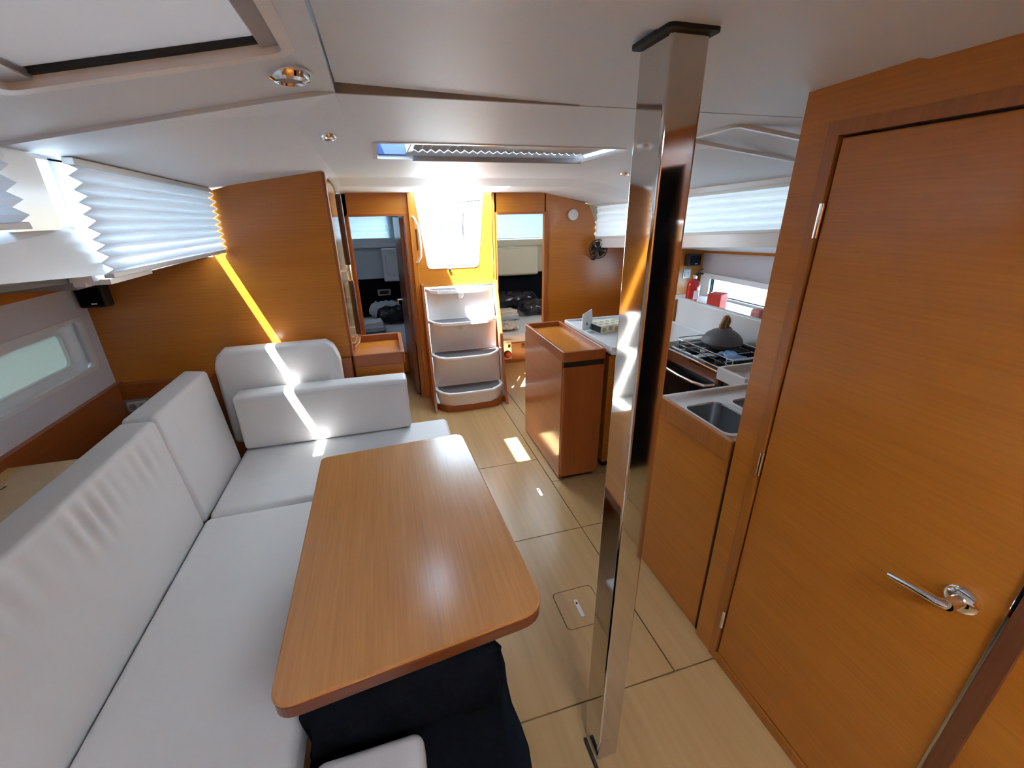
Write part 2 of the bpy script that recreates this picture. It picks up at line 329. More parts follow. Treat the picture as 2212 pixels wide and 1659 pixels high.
# large skylight (left, above the settee)
t = thing('skylight_hatch', 'large grey framed skylight with drawn shade above the settee', 'skylight', (-0.41, 0.66, zl(-0.41, 0.66)))
def tilt(bm, dz=0.0):
    for v in bm.verts: v.co.z += zl(v.co.x, v.co.y)+dz
bm = NB(); ring(bm, rrect(LH[0]-.012, LH[1]+.012, LH[2]-.012, LH[3]+.012, 0.03), rrect(LH[0]+.008, LH[1]-.008, LH[2]+.008, LH[3]-.010, 0.015), 'z', -0.006, 0.022); tilt(bm); emit('frame', bm, 'white', t)
for xa, xb in ((LH[0]+.008, LH[0]+.045), (LH[1]-.042, LH[1]-.008)):
    bm = NB(); box(bm, xa, xb, LH[2]+.008, LH[3]-.010, 0.004, 0.018); tilt(bm); emit('side_rail', bm, 'alu', t, bev=0.003)
bm = NB(); ring(bm, rrect(LH[0]+.008, LH[1]-.008, LH[2]+.008, LH[3]-.010, 0.012), rrect(LH[0]+.03, LH[1]-.03, LH[2]+.03, LH[3]-.020, 0.012), 'z', 0.010, 0.022); tilt(bm); emit('gasket', bm, 'rubber', t)
bm = NB(); prism(bm, rrect(LH[0]+.008, LH[1]-.008, LH[2]+.008, LH[3]-.016, 0.012), 'z', 0.019, 0.023); tilt(bm); emit('roller_shade', bm, 'shade', t)
t = thing('fill_skylight', 'unseen white shaded skylight added behind the viewpoint to brighten the saloon', 'skylight', (0.47, -0.68, 1.95))  # added hatch out of view, a soft daylight source for the forward end
bm = NB(); ring(bm, rrect(FH[0]-.02, FH[1]+.02, FH[2]-.02, FH[3]+.02, 0.03), rrect(FH[0]+.02, FH[1]-.02, FH[2]+.02, FH[3]-.02, 0.02), 'z', 1.94, 1.99); emit('frame', bm, 'alu', t)
boxpart('roller_shade', 'fshade', t, FH[0]+.02, FH[1]-.02, FH[2]+.02, FH[3]-.02, 1.975, 1.978)
# hatch over the walkway with pleated screen
zh = zc(0.5, 2.08)
t = thing('deck_hatch', 'flush ceiling hatch with grey pleated screen left partly open', 'hatch', (0.54, 2.08, zh))
bm = NB(); ring(bm, rrect(HX0-.015, HX1+.015, HY0-.015, HY1+.015, 0.03), rrect(HX0+.004, HX1-.004, HY0+.004, HY1-.004, 0.02), 'z', 0.0, 0.11)
for v in bm.verts: v.co.z += zc(v.co.x, v.co.y)-0.004
emit('frame', bm, 'gelg', t)
bm = NB(); n = 44
vs = []
for k in range(n+1):
    x = 0.175+(HX1-0.01-0.175)*k/n; z = zh+0.022+(0.012 if k % 2 else 0)
    vs.append((bm.verts.new((x, HY0+0.006, z)), bm.verts.new((x, HY1-0.006, z)), bm.verts.new((x, HY1-0.006, z+0.004)), bm.verts.new((x, HY0+0.006, z+0.004))))
for a, b in zip(vs, vs[1:]):
    for i in range(4): bm.faces.new((a[i], b[i], b[(i+1) % 4], a[(i+1) % 4]))
bm.faces.new(vs[0]); bm.faces.new(vs[-1][::-1]); emit('pleated_screen', bm, 'dblind', t)
boxpart('pull_bar', 'alu', t, 0.158, 0.176, HY0+.006, HY1-.006, zh+0.012, zh+0.04, bev=0.003)
boxpart('screen_stack', 'navy', t, HX0+.006, 0.157, HY1-.022, HY1-.006, zh+0.006, zh+0.09, bev=0.003)
boxpart('glazing', 'tint', t, HX0+.004, HX1-.004, HY0+.004, HY1-.004, zh+0.095, zh+0.103)
boxpart('rear_lip', 'alu', t, HX0+.16, HX1-.02, HY1-.012, HY1+.004, zc(.5, HY1)-0.012, zc(.5, HY1)+0.012, bev=0.003)
# downlights
for lx, ly, r, lab in ((-0.135, 1.085, 0.04, 'round chrome downlight beside the big skylight'), (-0.13, 1.76, 0.03, 'small chrome downlight between skylight and tall wood panel'), (1.50, 2.62, 0.03, 'small chrome downlight above the galley counter')):
    z = (zl(lx, ly) if ly < 1.2 else zc(lx, ly))
    t = thing('ceiling_downlight', lab, 'ceiling light', (lx, ly, z), 'ceiling downlights')
    bm = NB(); lathe(bm, [(r, 0.004), (r, -0.004), (r*.93, -0.012), (r*.72, -0.016), (r*.66, -0.010), (r*.64, 0.004)], (lx, ly, z), n=32); emit('bezel', bm, 'chrome', t, smooth=True)
    bm = NB(); lathe(bm, [(r*.62, -0.006), (r*.5, -0.013), (r*.2, -0.015), (0.001, -0.0155)], (lx, ly, z), n=24); emit('lens', bm, 'lamp', t, smooth=True)

# ------------------------------------------------------------------ left side (settee side)
PX, PY = -0.265, 2.72            # tall panel corner
bm = NB(); prism(bm, [(1.0, 1.36), (1.0, 1.0), (1.0, 0.835)], 'y', 0, 1) if False else box(bm, -1.56, -1.50, -1.25, PY, -0.05, 0.60)
box(bm, -1.56, -1.50, -1.25, 1.55, 0.6, 1.475); box(bm, -1.56, -1.50, 2.63, PY+.02, 0.6, 1.475)
box(bm, -1.56, -1.50, 1.55, 2.63, 0.6, 0.955); box(bm, -1.56, -1.50, 1.55, 2.63, 1.215, 1.475)
wall_left = struct('wall_left', bm, 'hull', 'pale hull lining beside the settee shelf')
bm = NB(); box(bm, -1.498, -1.470, -1.25, PY, 0.45, 0.835); struct('trim_2', bm, 'wood_edge', 'dark wooden locker facing below the left hull lining')
bm = NB(); box(bm, -1.498, -1.465, -1.25, PY, 1.362, 1.474); struct('trim_3', bm, 'wood_y', 'wooden trim strip along the top of the left hull')
# hull portlight
w = struct('window_1', NB() if False else (lambda b: (ring(b, rrect(1.55, 2.63, 0.955, 1.215, 0.03), rrect(1.62, 2.52, 1.005, 1.165, 0.03), 'x', -1.565, -1.535), b)[1])(NB()), 'frostw', 'frosted green tinted portlight set low in the left hull')
bm = NB(); ring(bm, rrect(1.545, 2.635, 0.95, 1.22, 0.035), rrect(1.565, 2.615, 0.968, 1.202, 0.03), 'x', -1.512, -1.493); emit('window_frame', bm, 'white', w)
bm = NB(); prism(bm, rrect(1.60, 2.54, 0.99, 1.18, 0.02), 'x', -1.56, -1.552); emit('pane', bm, 'frost', w)
# side deck and coach-roof side with the long windows
bm = NB()
box(bm, -1.56, -0.905, 1.63, PY+.05, 1.475, 1.505); hexa(bm, [(-1.56, 0.8, 1.475), (-0.905, 0.8, 1.592), (-0.905, 1.63, 1.497), (-1.56, 1.63, 1.475), (-1.56, 0.8, 1.505), (-0.905, 0.8, 1.61), (-0.905, 1.63, 1.515), (-1.56, 1.63, 1.505)]); hexa(bm, [(-1.56, -1.25, 1.475), (-0.905, -1.25, 1.592), (-0.905, 0.8, 1.592), (-1.56, 0.8, 1.475), (-1.56, -1.25, 1.505), (-0.905, -1.25, 1.61), (-0.905, 0.8, 1.61), (-1.56, 0.8, 1.505)])
struct('trim_4', bm, 'deck', 'grey side deck above the left shelf')
bm = NB()
box(bm, -0.905, -0.875, 1.62, PY, 1.484, 1.512)                                   # aft sill, slim, sun slips past its edge
hexa(bm, [(-0.905, 0.8, 1.592), (-0.812, 0.8, 1.577), (-0.812, 1.63, 1.517), (-0.905, 1.63, 1.510), (-0.905, 0.8, 1.655), (-0.845, 0.8, 1.655), (-0.845, 1.63, 1.655), (-0.905, 1.63, 1.655)])
box(bm, -0.905, -0.812, -1.25, 0.8, 1.577, 1.655)
box(bm, -0.905, -0.815, 1.63, 1.90, 1.487, 1.503)
box(bm, -0.90, -0.842, -1.25, PY, 1.825, 1.86)
box(bm, -0.90, -0.842, 1.60, 1.66, 1.50, 1.83); box(bm, -0.90, -0.842, -1.25, 0.2, 1.65, 1.83); box(bm, -0.905, -0.83, 1.36, 1.53, 1.65, 1.83)
box(bm, -0.90, -0.842, 2.714, PY+.02, 1.50, 1.83)
struct('wall_left_coachroof', bm, 'gelg', 'white moulded window surround along the left coachroof side')
bm = NB(); box(bm, -0.886, -0.880, 1.62, 2.70, 1.512, 1.826); struct('window_2', bm, 'glass', 'long side window behind the drawn left blind')
bm = NB(); box(bm, -0.886, -0.880, 0.2, 1.60, 1.655, 1.826); struct('window_3', bm, 'tint', 'side window showing a sliver of harbour between two blinds')
def pleated(name, lab, xf, y0, y1, z1, z0a, z0b, npl, amp, mat='blind', z1b=None, rail=True, yshift=0.0):
    t = thing(name, lab, 'window blind', (xf, (y0+y1)/2, min(z0a, z0b)), 'pleated window blinds')
    bm = NB(); rows = []
    z1b = z1 if z1b is None else z1b; ny = 12
    for k in range(2*npl+1):
        f = k/(2*npl); a = amp if k % 2 else -amp*.6
        row = []
        for j in range(ny+1):
            v = j/ny; y = y0+(y1-y0)*v; zt = z1+(z1b-z1)*v; zb = z0a+(z0b-z0a)*v
            row.append(bm.verts.new((xf+a, y+(abs(a)*0.0), zt+(zb-zt)*f+0.0015*math.sin(7*v+k))))
        rows.append(row)
    for a, b in zip(rows, rows[1:]):
        for j in range(ny): bm.faces.new((a[j], a[j+1], b[j+1], b[j]))
    emit('pleated_fabric', bm, mat, t)
    s = 1 if xf > 0 else -1
    bm = NB(); hexa(bm, [(xf-.014, y0, z0a-.012), (xf+.014, y0, z0a-.012), (xf+.014, y1, z0b-.012), (xf-.014, y1, z0b-.012), (xf-.012, y0, z0a+.004), (xf+.012, y0, z0a+.004), (xf+.012, y1, z0b+.004), (xf-.012, y1, z0b+.004)]); emit('bottom_rail', bm, 'white', t, bev=0.003)
    bm = NB(); hexa(bm, [(xf-.014, y0, z1-.004), (xf+.016, y0, z1-.004), (xf+.016, y1, z1b-.004), (xf-.014, y1, z1b-.004), (xf-.014, y0, z1+.014), (xf+.014, y0, z1+.014), (xf+.014, y1, z1b+.014), (xf-.014, y1, z1b+.014)]); emit('head_rail', bm, 'white', t, bev=0.003)
    return t
pleated('pleated_blind', 'white pleated blind beside the tall wood panel', -0.812, 1.625, 2.712, 1.822, 1.517, 1.507, 9, 0.017, z1b=1.793)
pleated('pleated_blind', 'white pleated blind at the left picture edge, near window', -0.812, 0.25, 1.37, 1.812, 1.668, 1.668, 4, 0.017)

# tall panel (aft end of the settee) with its return wall, locker doors, ledge
bm = NB()
prism(bm, [(-1.50, 0.0), (PX, 0.0), (PX, 1.893), (-0.70, 1.826), (-0.80, 1.80), (-0.82, 1.78), (-0.845, 1.52), (-0.875, 1.474), (-1.50, 1.474)], 'y', PY, PY+0.03)
wall_aftl = struct('wall_aft_settee', bm, 'wood_x', 'tall honey wood bulkhead panel behind the settee')
bm = NB(); box(bm, -1.47, -1.02, PY-0.055, PY-.001, 0.50, 0.826); emit('ledge', bm, 'wood_edge', wall_aftl)
bm = NB(); box(bm, PX-0.03, PX, PY+0.03, 3.95, 0, 1.86)
wr = struct('wall_aft_return', bm, 'wood_z', 'glossy return wall beside the left cabin door')
for z0, z1 in ((0.885, 1.345), (1.355, 1.845)):
    bm = NB(); box(bm, PX, PX+0.012, PY+0.045, 3.60, z0, z1); emit('locker_door', bm, 'wood_pale', wr, bev=0.003)
bm = NB(); box(bm, PX-0.002, PX+0.016, PY-0.004, PY+0.042, 0.85, 1.89); emit('corner_post', bm, 'wood_edge_z', wr, bev=0.006)

# ------------------------------------------------------------------ aft bulkhead
BY = 3.93
bm = NB()
box(bm, -0.262, -0.236, BY, BY+.04, 0, 1.84); box(bm, -0.262, 0.30, BY, BY+.04, 1.656, 1.84); box(bm, 0.205, 0.245, BY, BY+.04, 0, 1.66)
box(bm, 0.985, 1.005, BY, BY+.04, 0, 1.84); box(bm, 0.985, 1.47, BY, BY+.04, 1.655, 1.84)
prism(bm, [(1.46, 0), (2.33, 0), (2.33, 1.33), (1.985, 1.37), (1.985, 1.56), (1.90, 1.725), (1.46, 1.84)], 'y', BY, BY+.04)
wall_aft = struct('wall_aft', bm, 'wood_x', 'honey wood aft bulkhead with cabin doorways either side of the steps')
bm = NB(); ring(bm, [(-0.245, -.01), (0.222, -.01), (0.222, 1.672), (-0.245, 1.672)], [(-0.232, -.02), (0.205, -.02), (0.205, 1.654), (-0.232, 1.654)], 'y', BY-.012, BY+.05); emit('door_frame', bm, 'wood_edge_z', wall_aft)
bm = NB(); ring(bm, [(0.985, -.01), (1.49, -.01), (1.49, 1.672), (0.985, 1.672)], [(1.004, -.02), (1.462, -.02), (1.462, 1.652), (1.004, 1.652)], 'y', BY-.012, BY+.05); emit('door_frame', bm, 'wood_edge_z', wall_aft)
bm = NB(); hexa(bm, [(2.31, BY, 0), (2.35, BY, 0), (2.60, 3.36, 0), (2.56, 3.36, 0), (2.31, BY, 1.33), (2.35, BY, 1.33), (2.60, 3.36, 1.33), (2.56, 3.36, 1.33)]); box(bm, 2.54, 2.80, 3.35, 3.38, 0, 1.35)
struct('wall_galley_end', bm, 'wood_x', 'wooden end panel of the galley beside the hull window')
# companionway panel and posts
bm = NB()
ring(bm, rpoly([(0.285, 1.06), (0.955, 1.06), (0.955, 1.84), (0.285, 1.84)], 0.004), rpoly([(0.372, 1.222), (0.815, 1.222), (0.880, 1.84), (0.305, 1.84)], [0.04, 0.04, 0.003, 0.003]), 'y', BY-0.03, BY)
cw = struct('wall_companionway', bm, 'wood_x', 'wooden panel framing the bright companionway opening')
bm = NB(); box(bm, 0.245, 0.288, BY-0.045, BY+0.03, 0, 1.835); emit('post', bm, 'wood_z', cw, bev=0.004)
bm = NB(); box(bm, 0.960, 0.986, BY-0.02, BY+0.03, 0, 1.835); emit('post', bm, 'wood_z', cw, bev=0.004)
bm = NB(); ring(bm, rpoly([(0.366, 1.216), (0.821, 1.216), (0.887, 1.845), (0.298, 1.845)], [0.045, 0.045, 0.003, 0.003]), rpoly([(0.378, 1.228), (0.809, 1.228), (0.872, 1.845), (0.312, 1.845)], [0.036, 0.036, 0.003, 0.003]), 'y', BY-0.034, BY+0.004); emit('sill_trim', bm, 'white', cw)
boxpart('latch', 'chrome', cw, 0.548, 0.568, BY-0.042, BY-0.03, 1.185, 1.212, bev=0.002)
bm = NB()
for x0, x1 in ((0.235, 0.27), (0.95, 0.985)): box(bm, x0, x1, 3.27, 3.97, 1.897, 1.93)
struct('trim_5', bm, 'gelg', 'white coaming around the open companionway hatch')

# ------------------------------------------------------------------ right side (galley hull)
def sl(y, z0, z1): return z0+(z1-z0)*(y-1.95)/(4.0-1.95)       # sheer on this side
RX = 1.985
def rband(bm, xa, xb, za, zb, y0=1.0, y1=4.0):
    hexa(bm, [(xa, y0, sl(y0, *za)), (xb, y0, sl(y0, *za)), (xb, y1, sl(y1, *za)), (xa, y1, sl(y1, *za)), (xa, y0, sl(y0, *zb)), (xb, y0, sl(y0, *zb)), (xb, y1, sl(y1, *zb)), (xa, y1, sl(y1, *zb))])
bm = NB(); rband(bm, RX, RX+.05, (1.478, 1.335), (1.555, 1.425)); rband(bm, RX+.005, RX+.05, (1.775, 1.71), (1.90, 1.82))
for y in (1.0, 2.95, 3.9): rband(bm, RX+.02, RX+.05, (1.5, 1.4), (1.80, 1.75), y, y+.07)
struct('wall_right_coachroof', bm, 'gelg', 'white moulded window surround along the galley coachroof side')
bm = NB(); rband(bm, RX+.03, RX+.036, (1.555, 1.42), (1.78, 1.705)); struct('window_4', bm, 'glass', 'long side window above the galley')
bm = NB(); RA = RX+.02; hexa(bm, [(RA, 1.0, sl(1, 1.49, 1.347)), (2.84, 1.0, 1.425), (2.84, 4.0, 1.285), (RA, 4.0, 1.347), (RA, 1.0, sl(1, 1.51, 1.367)), (2.84, 1.0, 1.445), (2.84, 4.0, 1.305), (RA, 4.0, 1.367)])
struct('trim_6', bm, 'gelg', 'white side deck above the galley shelf')
t = pleated('pleated_blind', 'sunlit white pleated blind over the galley window', RX+0.002, 1.07, 2.94, sl(1.07, 1.775, 1.70), sl(1.07, 1.565, 1.435), sl(2.94, 1.565, 1.435), 5, -0.014, z1b=sl(2.94, 1.775, 1.70), mat='rblind')
t = pleated('pleated_blind', 'white pleated blind nearest the black cabin fan', RX+0.002, 3.02, 3.92, sl(3.02, 1.775, 1.71), sl(3.02, 1.565, 1.435), sl(3.92, 1.565, 1.435), 5, -0.014, z1b=sl(3.92, 1.775, 1.71), mat='rblind')
bm = NB(); box(bm, 2.78, 2.84, -1.25, 1.9, 0, 1.45); box(bm, 2.78, 2.84, 3.19, 4.0, 0, 1.40); box(bm, 2.78, 2.84, 1.9, 3.19, 0, 0.965); box(bm, 2.78, 2.84, 1.9, 3.19, 1.11, 1.42)
wall_right = struct('wall_right', bm, 'hull', 'pale hull lining behind the stove')
bm = NB(); rband(bm, 2.745, 2.78, (1.375, 1.28), (1.41, 1.31), 1.0, 3.36); struct('trim_7', bm, 'wood_y', 'wooden trim strip along the top of the galley hull')
w = struct('window_5', (lambda b: (ring(b, rrect(1.8, 3.31, 0.925, 1.145, 0.04), rrect(1.9, 3.19, 0.968, 1.107, 0.015), 'x', 2.745, 2.80), b)[1])(NB()), 'white', 'narrow bright hull window in a thick white frame behind the stove')
bm = NB(); ring(bm, rrect(1.895, 3.195, 0.963, 1.112, 0.018), rrect(1.91, 3.18, 0.975, 1.10, 0.012), 'x', 2.765, 2.775); emit('gasket', bm, 'rubber', w)
bm = NB(); prism(bm, rrect(1.9, 3.19, 0.966, 1.109, 0.014), 'x', 2.795, 2.80); emit('pane', bm, 'glass', w)

# ------------------------------------------------------------------ head compartment wall with door
WX = 1.09
def ztop(y): return zc(WX, y)-0.004
bm = NB()
box(bm, WX, WX+.035, 0.915, 1.018, 0, ztop(1.018)+.02); box(bm, WX, WX+.035, -0.01, 0.283, 0, 1.97); box(bm, WX, WX+.035, 0.283, 0.915, 1.842, 1.97); box(bm, WX, WX+.035, 0.283, 0.915, 0, 0.03)
box(bm, WX, WX+.035, -1.25, -0.75, 0, 1.97); box(bm, WX, WX+.035, -0.75, -0.01, 1.83, 1.97)
box(bm, WX+.035, 2.78, 0.983, 1.018, 0, 1.97)
whead = struct('wall_right_head', bm, 'wood_y', 'honey wood wall of the head compartment on the right')
bm = NB(); ring(bm, [(0.273, 0.0), (0.938, 0.0), (0.938, 1.868), (0.273, 1.868)], [(0.303, 0.038), (0.906, 0.038), (0.906, 1.838), (0.303, 1.838)], 'x', WX-0.003, WX+0.02); emit('door_frame', bm, 'wood_frame', whead)
boxpart('jamb', 'wood_dark', whead, WX-0.006, WX+0.0, 0.268, 0.302, 0.0, 1.86, bev=0.002)
bm = NB(); box(bm, WX-0.003, WX+0.036, -0.018, 0.02, 0, 1.86); emit('door_frame', bm, 'wood_edge_z', whead)
for z in (1.60, 0.92):
    boxpart('hinge', 'chrome', whead, WX-0.007, WX-0.003, -0.014, 0.014, z-0.035, z+0.035, bev=0.002)
bm = NB(); box(bm, WX+0.003, WX+0.03, 0.309, 0.899, 0.045, 1.832); door = struct('door_1', bm, 'wood_y', 'honey wood head compartment door with chrome lever', bev=0.003)
bm = NB(); box(bm, WX+0.028, WX+0.034, 0.29, 0.92, 0.03, 1.85); emit('shadow_gap', bm, 'seam', whead)
boxpart('lock_strip', 'brushed', door, WX-0.004, WX+0.004, 0.303, 0.309, 0.30, 0.93, bev=0.001)
boxpart('strike_plate', 'chrome', door, WX-0.004, WX+0.003, 0.296, 0.309, 0.95, 1.10, bev=0.001)
for z in (1.645, 0.915, 0.22):
    bm = NB(); tube(bm, [(WX-0.004, 0.904, z-0.042), (WX-0.004, 0.904, z-0.016), (WX-0.004, 0.904, z+0.016), (WX-0.004, 0.904, z+0.042)], 0.0065, 10); emit('hinge', bm, 'chrome', door, smooth=True)
bm = NB(); lathe(bm, [(0.030, 0), (0.030, 0.007), (0.025, 0.012), (0.014, 0.014), (0.012, 0.04), (0.012, 0.05)], (WX+0.003, 0.372, 0.905), (-1, 0, 0), 28); hnd = emit('lever_handle', bm, 'chrome', door, smooth=True)
bm = NB(); tube(bm, [(WX-0.045, 0.372, 0.905), (WX-0.052, 0.385, 0.904), (WX-0.052, 0.41, 0.900), (WX-0.05, 0.44, 0.893), (WX-0.048, 0.478, 0.884)], [0.011, 0.0105, 0.009, 0.008, 0.0065], 12); emit('lever', bm, 'chrome', hnd, smooth=True)
# dark compartment forward of the head and the forward bulkhead behind the camera
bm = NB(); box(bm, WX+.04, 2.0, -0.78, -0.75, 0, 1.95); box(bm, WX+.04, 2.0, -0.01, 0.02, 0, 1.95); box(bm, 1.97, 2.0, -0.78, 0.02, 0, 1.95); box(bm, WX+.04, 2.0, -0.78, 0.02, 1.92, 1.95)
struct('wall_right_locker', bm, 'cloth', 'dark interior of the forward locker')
bm = NB(); box(bm, -1.56, 2.84, -1.29, -1.25, 0, 2.05); struct('wall_forward', bm, 'wood_x', 'wooden forward bulkhead behind the viewpoint')

# ================================================================== CABINS AND COCKPIT
bm = NB()
box(bm, -1.55, 0.27, 6.22, 6.26, 0, 1.36); box(bm, -1.55, -0.40, 6.22, 6.26, 1.36, 1.8); box(bm, 0.10, 0.27, 6.22, 6.26, 1.36, 1.8); box(bm, -0.40, 0.10, 6.22, 6.26, 1.64, 1.8)
box(bm, -1.58, -1.54, 3.97, 6.26, 0, 1.8); box(bm, -1.55, -0.26, 3.95, 3.975, 0, 1.85)
sheet(bm, [-1.58, -0.75, -0.2, 0.27], [3.97, 4.75, 5.35, 6.26], lambda x, y: 1.74, 0.04, [(-0.75, -0.2, 4.75, 5.35)]); box(bm, 0.245, 0.27, 3.97, 6.26, 0, 1.78)
struct('wall_left_cabin', bm, 'gel', 'white lining of the left aft cabin')
bm = NB()
box(bm, 1.0, 2.84, 6.22, 6.26, 0, 1.30); box(bm, 1.0, 1.10, 6.22, 6.26, 1.3, 1.8); box(bm, 2.35, 2.84, 6.22, 6.26, 1.3, 1.8); box(bm, 1.1, 2.35, 6.22, 6.26, 1.66, 1.8)
box(bm, 2.80, 2.84, 3.97, 6.26, 0, 1.8); box(bm, 1.0, 2.84, 3.97, 6.26, 1.74, 1.78); box(bm, 0.985, 1.01, 3.97, 6.26, 0, 1.78); box(bm, 2.30, 2.84, 3.95, 3.975, 0, 1.4)
struct('wall_right_cabin', bm, 'beige', 'cream lining of the right aft cabin')
t = thing('cabin_fill_skylight', 'unseen shaded skylight added to brighten the left aft cabin', 'skylight', (-0.475, 5.05, 1.74))  # roof opening added to lighten the cabin inside, itself out of view
bm = NB(); ring(bm, rrect(-0.77, -0.18, 4.73, 5.37, 0.03), rrect(-0.74, -0.21, 4.76, 5.34, 0.02), 'z', 1.73, 1.785); emit('frame', bm, 'white', t)
boxpart('roller_shade', 'cblind', t, -0.74, -0.21, 4.76, 5.34, 1.765, 1.768)
# left cabin contents
bm = NB(); box(bm, -0.42, 0.12, 6.19, 6.222, 1.30, 1.36); box(bm, -1.4, 0.245, 6.12, 6.22, 1.26, 1.30); struct('trim_8', bm, 'gelg', 'white shelf edge under the left cabin window')
t = thing('roman_blind', 'pale blind in the left aft cabin window', 'window blind', (-0.15, 6.2, 1.36), 'aft cabin blinds')
def hblind(t, x0, x1, z0, z1, y, k):
    bm = NB()
    rows = []
    for i in range(2*k+1):
        z = z1+(z0-z1)*i/(2*k); yy = y-(0.012 if i % 2 else 0)
        rows.append((bm.verts.new((x0, yy, z)), bm.verts.new((x1, yy, z))))
    for a, b in zip(rows, rows[1:]): bm.faces.new((a[0], a[1], b[1], b[0]))
    emit('fabric', bm, 'cblind', t); boxpart('bottom_rail', 'white', t, x0, x1, y-.014, y+.004, z0-.012, z0)
hblind(t, -0.40, 0.10, 1.372, 1.64, 6.21, 5)
bm = NB(); box(bm, -1.54, 0.245, 6.16, 6.22, 0.35, 0.85); struct('trim_9', bm, 'cloth', 'dark headboard lining in the left aft cabin')
t = thing('wall_locker', 'white rounded wall locker in the left aft cabin', 'locker', (0.1, 6.1, 0.82))
boxpart('body', 'gelg', t, -0.02, 0.24, 6.02, 6.21, 0.83, 1.25, bev=0.02)
boxpart('lid', 'white', t, 0.03, 0.235, 6.005, 6.02, 0.90, 1.18, bev=0.015)
t = thing('reading_light_frame', 'small square frame on the dark left cabin headboard', 'wall fitting', (-0.04, 6.15, 0.63))
bm = NB(); ring(bm, rrect(-0.125, 0.045, 0.63, 0.71, 0.005), rrect(-0.10, 0.02, 0.648, 0.695, 0.004), 'y', 6.135, 6.16); emit('bezel', bm, 'alu', t)
boxpart('recess', 'black', t, -0.10, 0.02, 6.155, 6.16, 0.648, 0.695)
def bunk(x0, x1, lab, mat):
    t = thing('bunk', lab, 'bed', ((x0+x1)/2, 5.4, 0), 'aft cabin bunks')
    boxpart('base', mat, t, x0, x1, 4.64, 6.1, 0.0, 0.235, bev=0.004)
    bm = NB(); soft(bm, sbox(x0+.005, x1-.005, 4.64, 6.12, 0.235, 0.345), 0.035, (0, 0, 0.12), 16, lambda a, b, c: (0, 0, 0.006*math.sin(9*a+4*b)*math.cos(7*b) if c > .5 else 0)); emit('mattress', bm, 'linen', t, smooth=True)
    boxpart('kickboard', 'wood_edge', t, x0, x1, 4.625, 4.64, 0.0, 0.03)
    return t
bunk(-1.5, 0.235, 'white bunk mattress seen through the left cabin doorway', 'wood_x')
bk = bunk(1.02, 2.75, 'white bunk on honey wood base through the right cabin doorway', 'wood_x')
def towels(x, y, z, lab, mats, rot=0.0):
    t = thing('folded_towels', lab, 'towels', (x, y, z), 'folded towels on the bunks')
    zz = z
    for k, m in enumerate(mats):
        h = 0.05 if k == len(mats)-1 else 0.038; wdt = 0.145-0.012*k
        bm = NB(); soft(bm, sbox(x-wdt, x+wdt, y-.11+.01*k, y+.11, zz, zz+h), 0.02, (0, 0, 0.25), 8, lambda a, b, c: (0.004*math.sin(8*c), 0.004*math.cos(9*c), 0.003*math.sin(5*a+3*b)))
        bmesh.ops.rotate(bm, verts=bm.verts, cent=(x, y, zz), matrix=Matrix.Rotation(rot+0.06*k, 3, 'Z')); emit('towel', bm, m, t, smooth=True); zz += h-0.004
towels(-0.22, 5.30, 0.368, 'stack of folded towels on the left cabin bunk', ['bluetow', 'linen', 'linen'])
towels(1.47, 5.33, 0.368, 'stack of folded peach towels on the right cabin bunk', ['bluetow', 'towel', 'towel'], 0.1)
def lump(name, lab, cat, cx, cy, z, sx, sy, sz, mat, seed, group=None):
    bm = NB(); rnd = random.Random(seed); ph = [rnd.uniform(0, 6) for _ in range(6)]
    soft(bm, sbox(cx-sx, cx+sx, cy-sy, cy+sy, z, z+sz), min(sx, sy, sz/2)*0.9, (0.05, 0.05, 0.3), 14, lambda a, b, c: (0.02*math.sin(5*b+ph[0])*sx/.2, 0.015*math.sin(6*a+ph[1]), (0.012*math.sin(9*a+ph[2])*math.cos(8*b+ph[3])+0.008*math.sin(17*a+11*b+ph[4])) if c > -.4 else 0))
    emit(name, bm, mat, smooth=True, label=lab, cat=cat, group=group)
lump('bedding_bag', 'dark wrapped bedding bundle on the left cabin bunk', 'bedding', 0.05, 5.72, 0.376, 0.19, 0.16, 0.15, 'bag', 1, 'wrapped bedding bundles')
lump('pillow', 'crumpled white pillow behind the towels in left cabin', 'pillow', -0.05, 6.02, 0.376, 0.19, 0.09, 0.17, 'linen', 2)
lump('bedding_bag', 'dark shiny wrapped bedding bundle on the right cabin bunk', 'bedding', 1.98, 5.54, 0.376, 0.24, 0.17, 0.15, 'bag', 3, 'wrapped bedding bundles')
lump('quilt', 'dull purple quilt heap at back of the right cabin bunk', 'quilt', 1.72, 5.94, 0.386, 0.35, 0.11, 0.19, 'bag', 4)
lump('cushion', 'peach cushion at front of the right cabin bunk', 'cushion', 1.34, 4.90, 0.376, 0.12, 0.16, 0.035, 'towel', 5)
# right cabin fittings
bm = NB(); box(bm, 1.01, 2.80, 6.16, 6.22, 0.35, 0.83); struct('trim_10', bm, 'cloth', 'dark headboard lining in the right aft cabin')
bm = NB(); box(bm, 1.01, 2.80, 6.10, 6.22, 1.22, 1.30); struct('trim_11', bm, 'beige', 'cream shelf edge under the right cabin window')
t = thing('roman_blind', 'pale blind in the right aft cabin window', 'window blind', (1.75, 6.2, 1.31), 'aft cabin blinds'); hblind(t, 1.10, 2.35, 1.32, 1.66, 6.21, 6)
t = thing('wall_locker', 'cream rounded wall locker in the right aft cabin', 'locker', (1.6, 6.0, 0.82))
boxpart('body', 'beige', t, 1.02, 2.12, 5.92, 6.20, 0.83, 1.22, bev=0.03); boxpart('lid', 'beige', t, 1.04, 2.10, 5.905, 5.922, 0.85, 1.20, bev=0.02)
t = thing('engine_panel', 'steel control panel with red knob on the bunk base', 'control panel', (1.275, 4.63, 0.05))
boxpart('plate', 'brushed', t, 1.225, 1.325, 4.618, 4.63, 0.05, 0.285, bev=0.003)
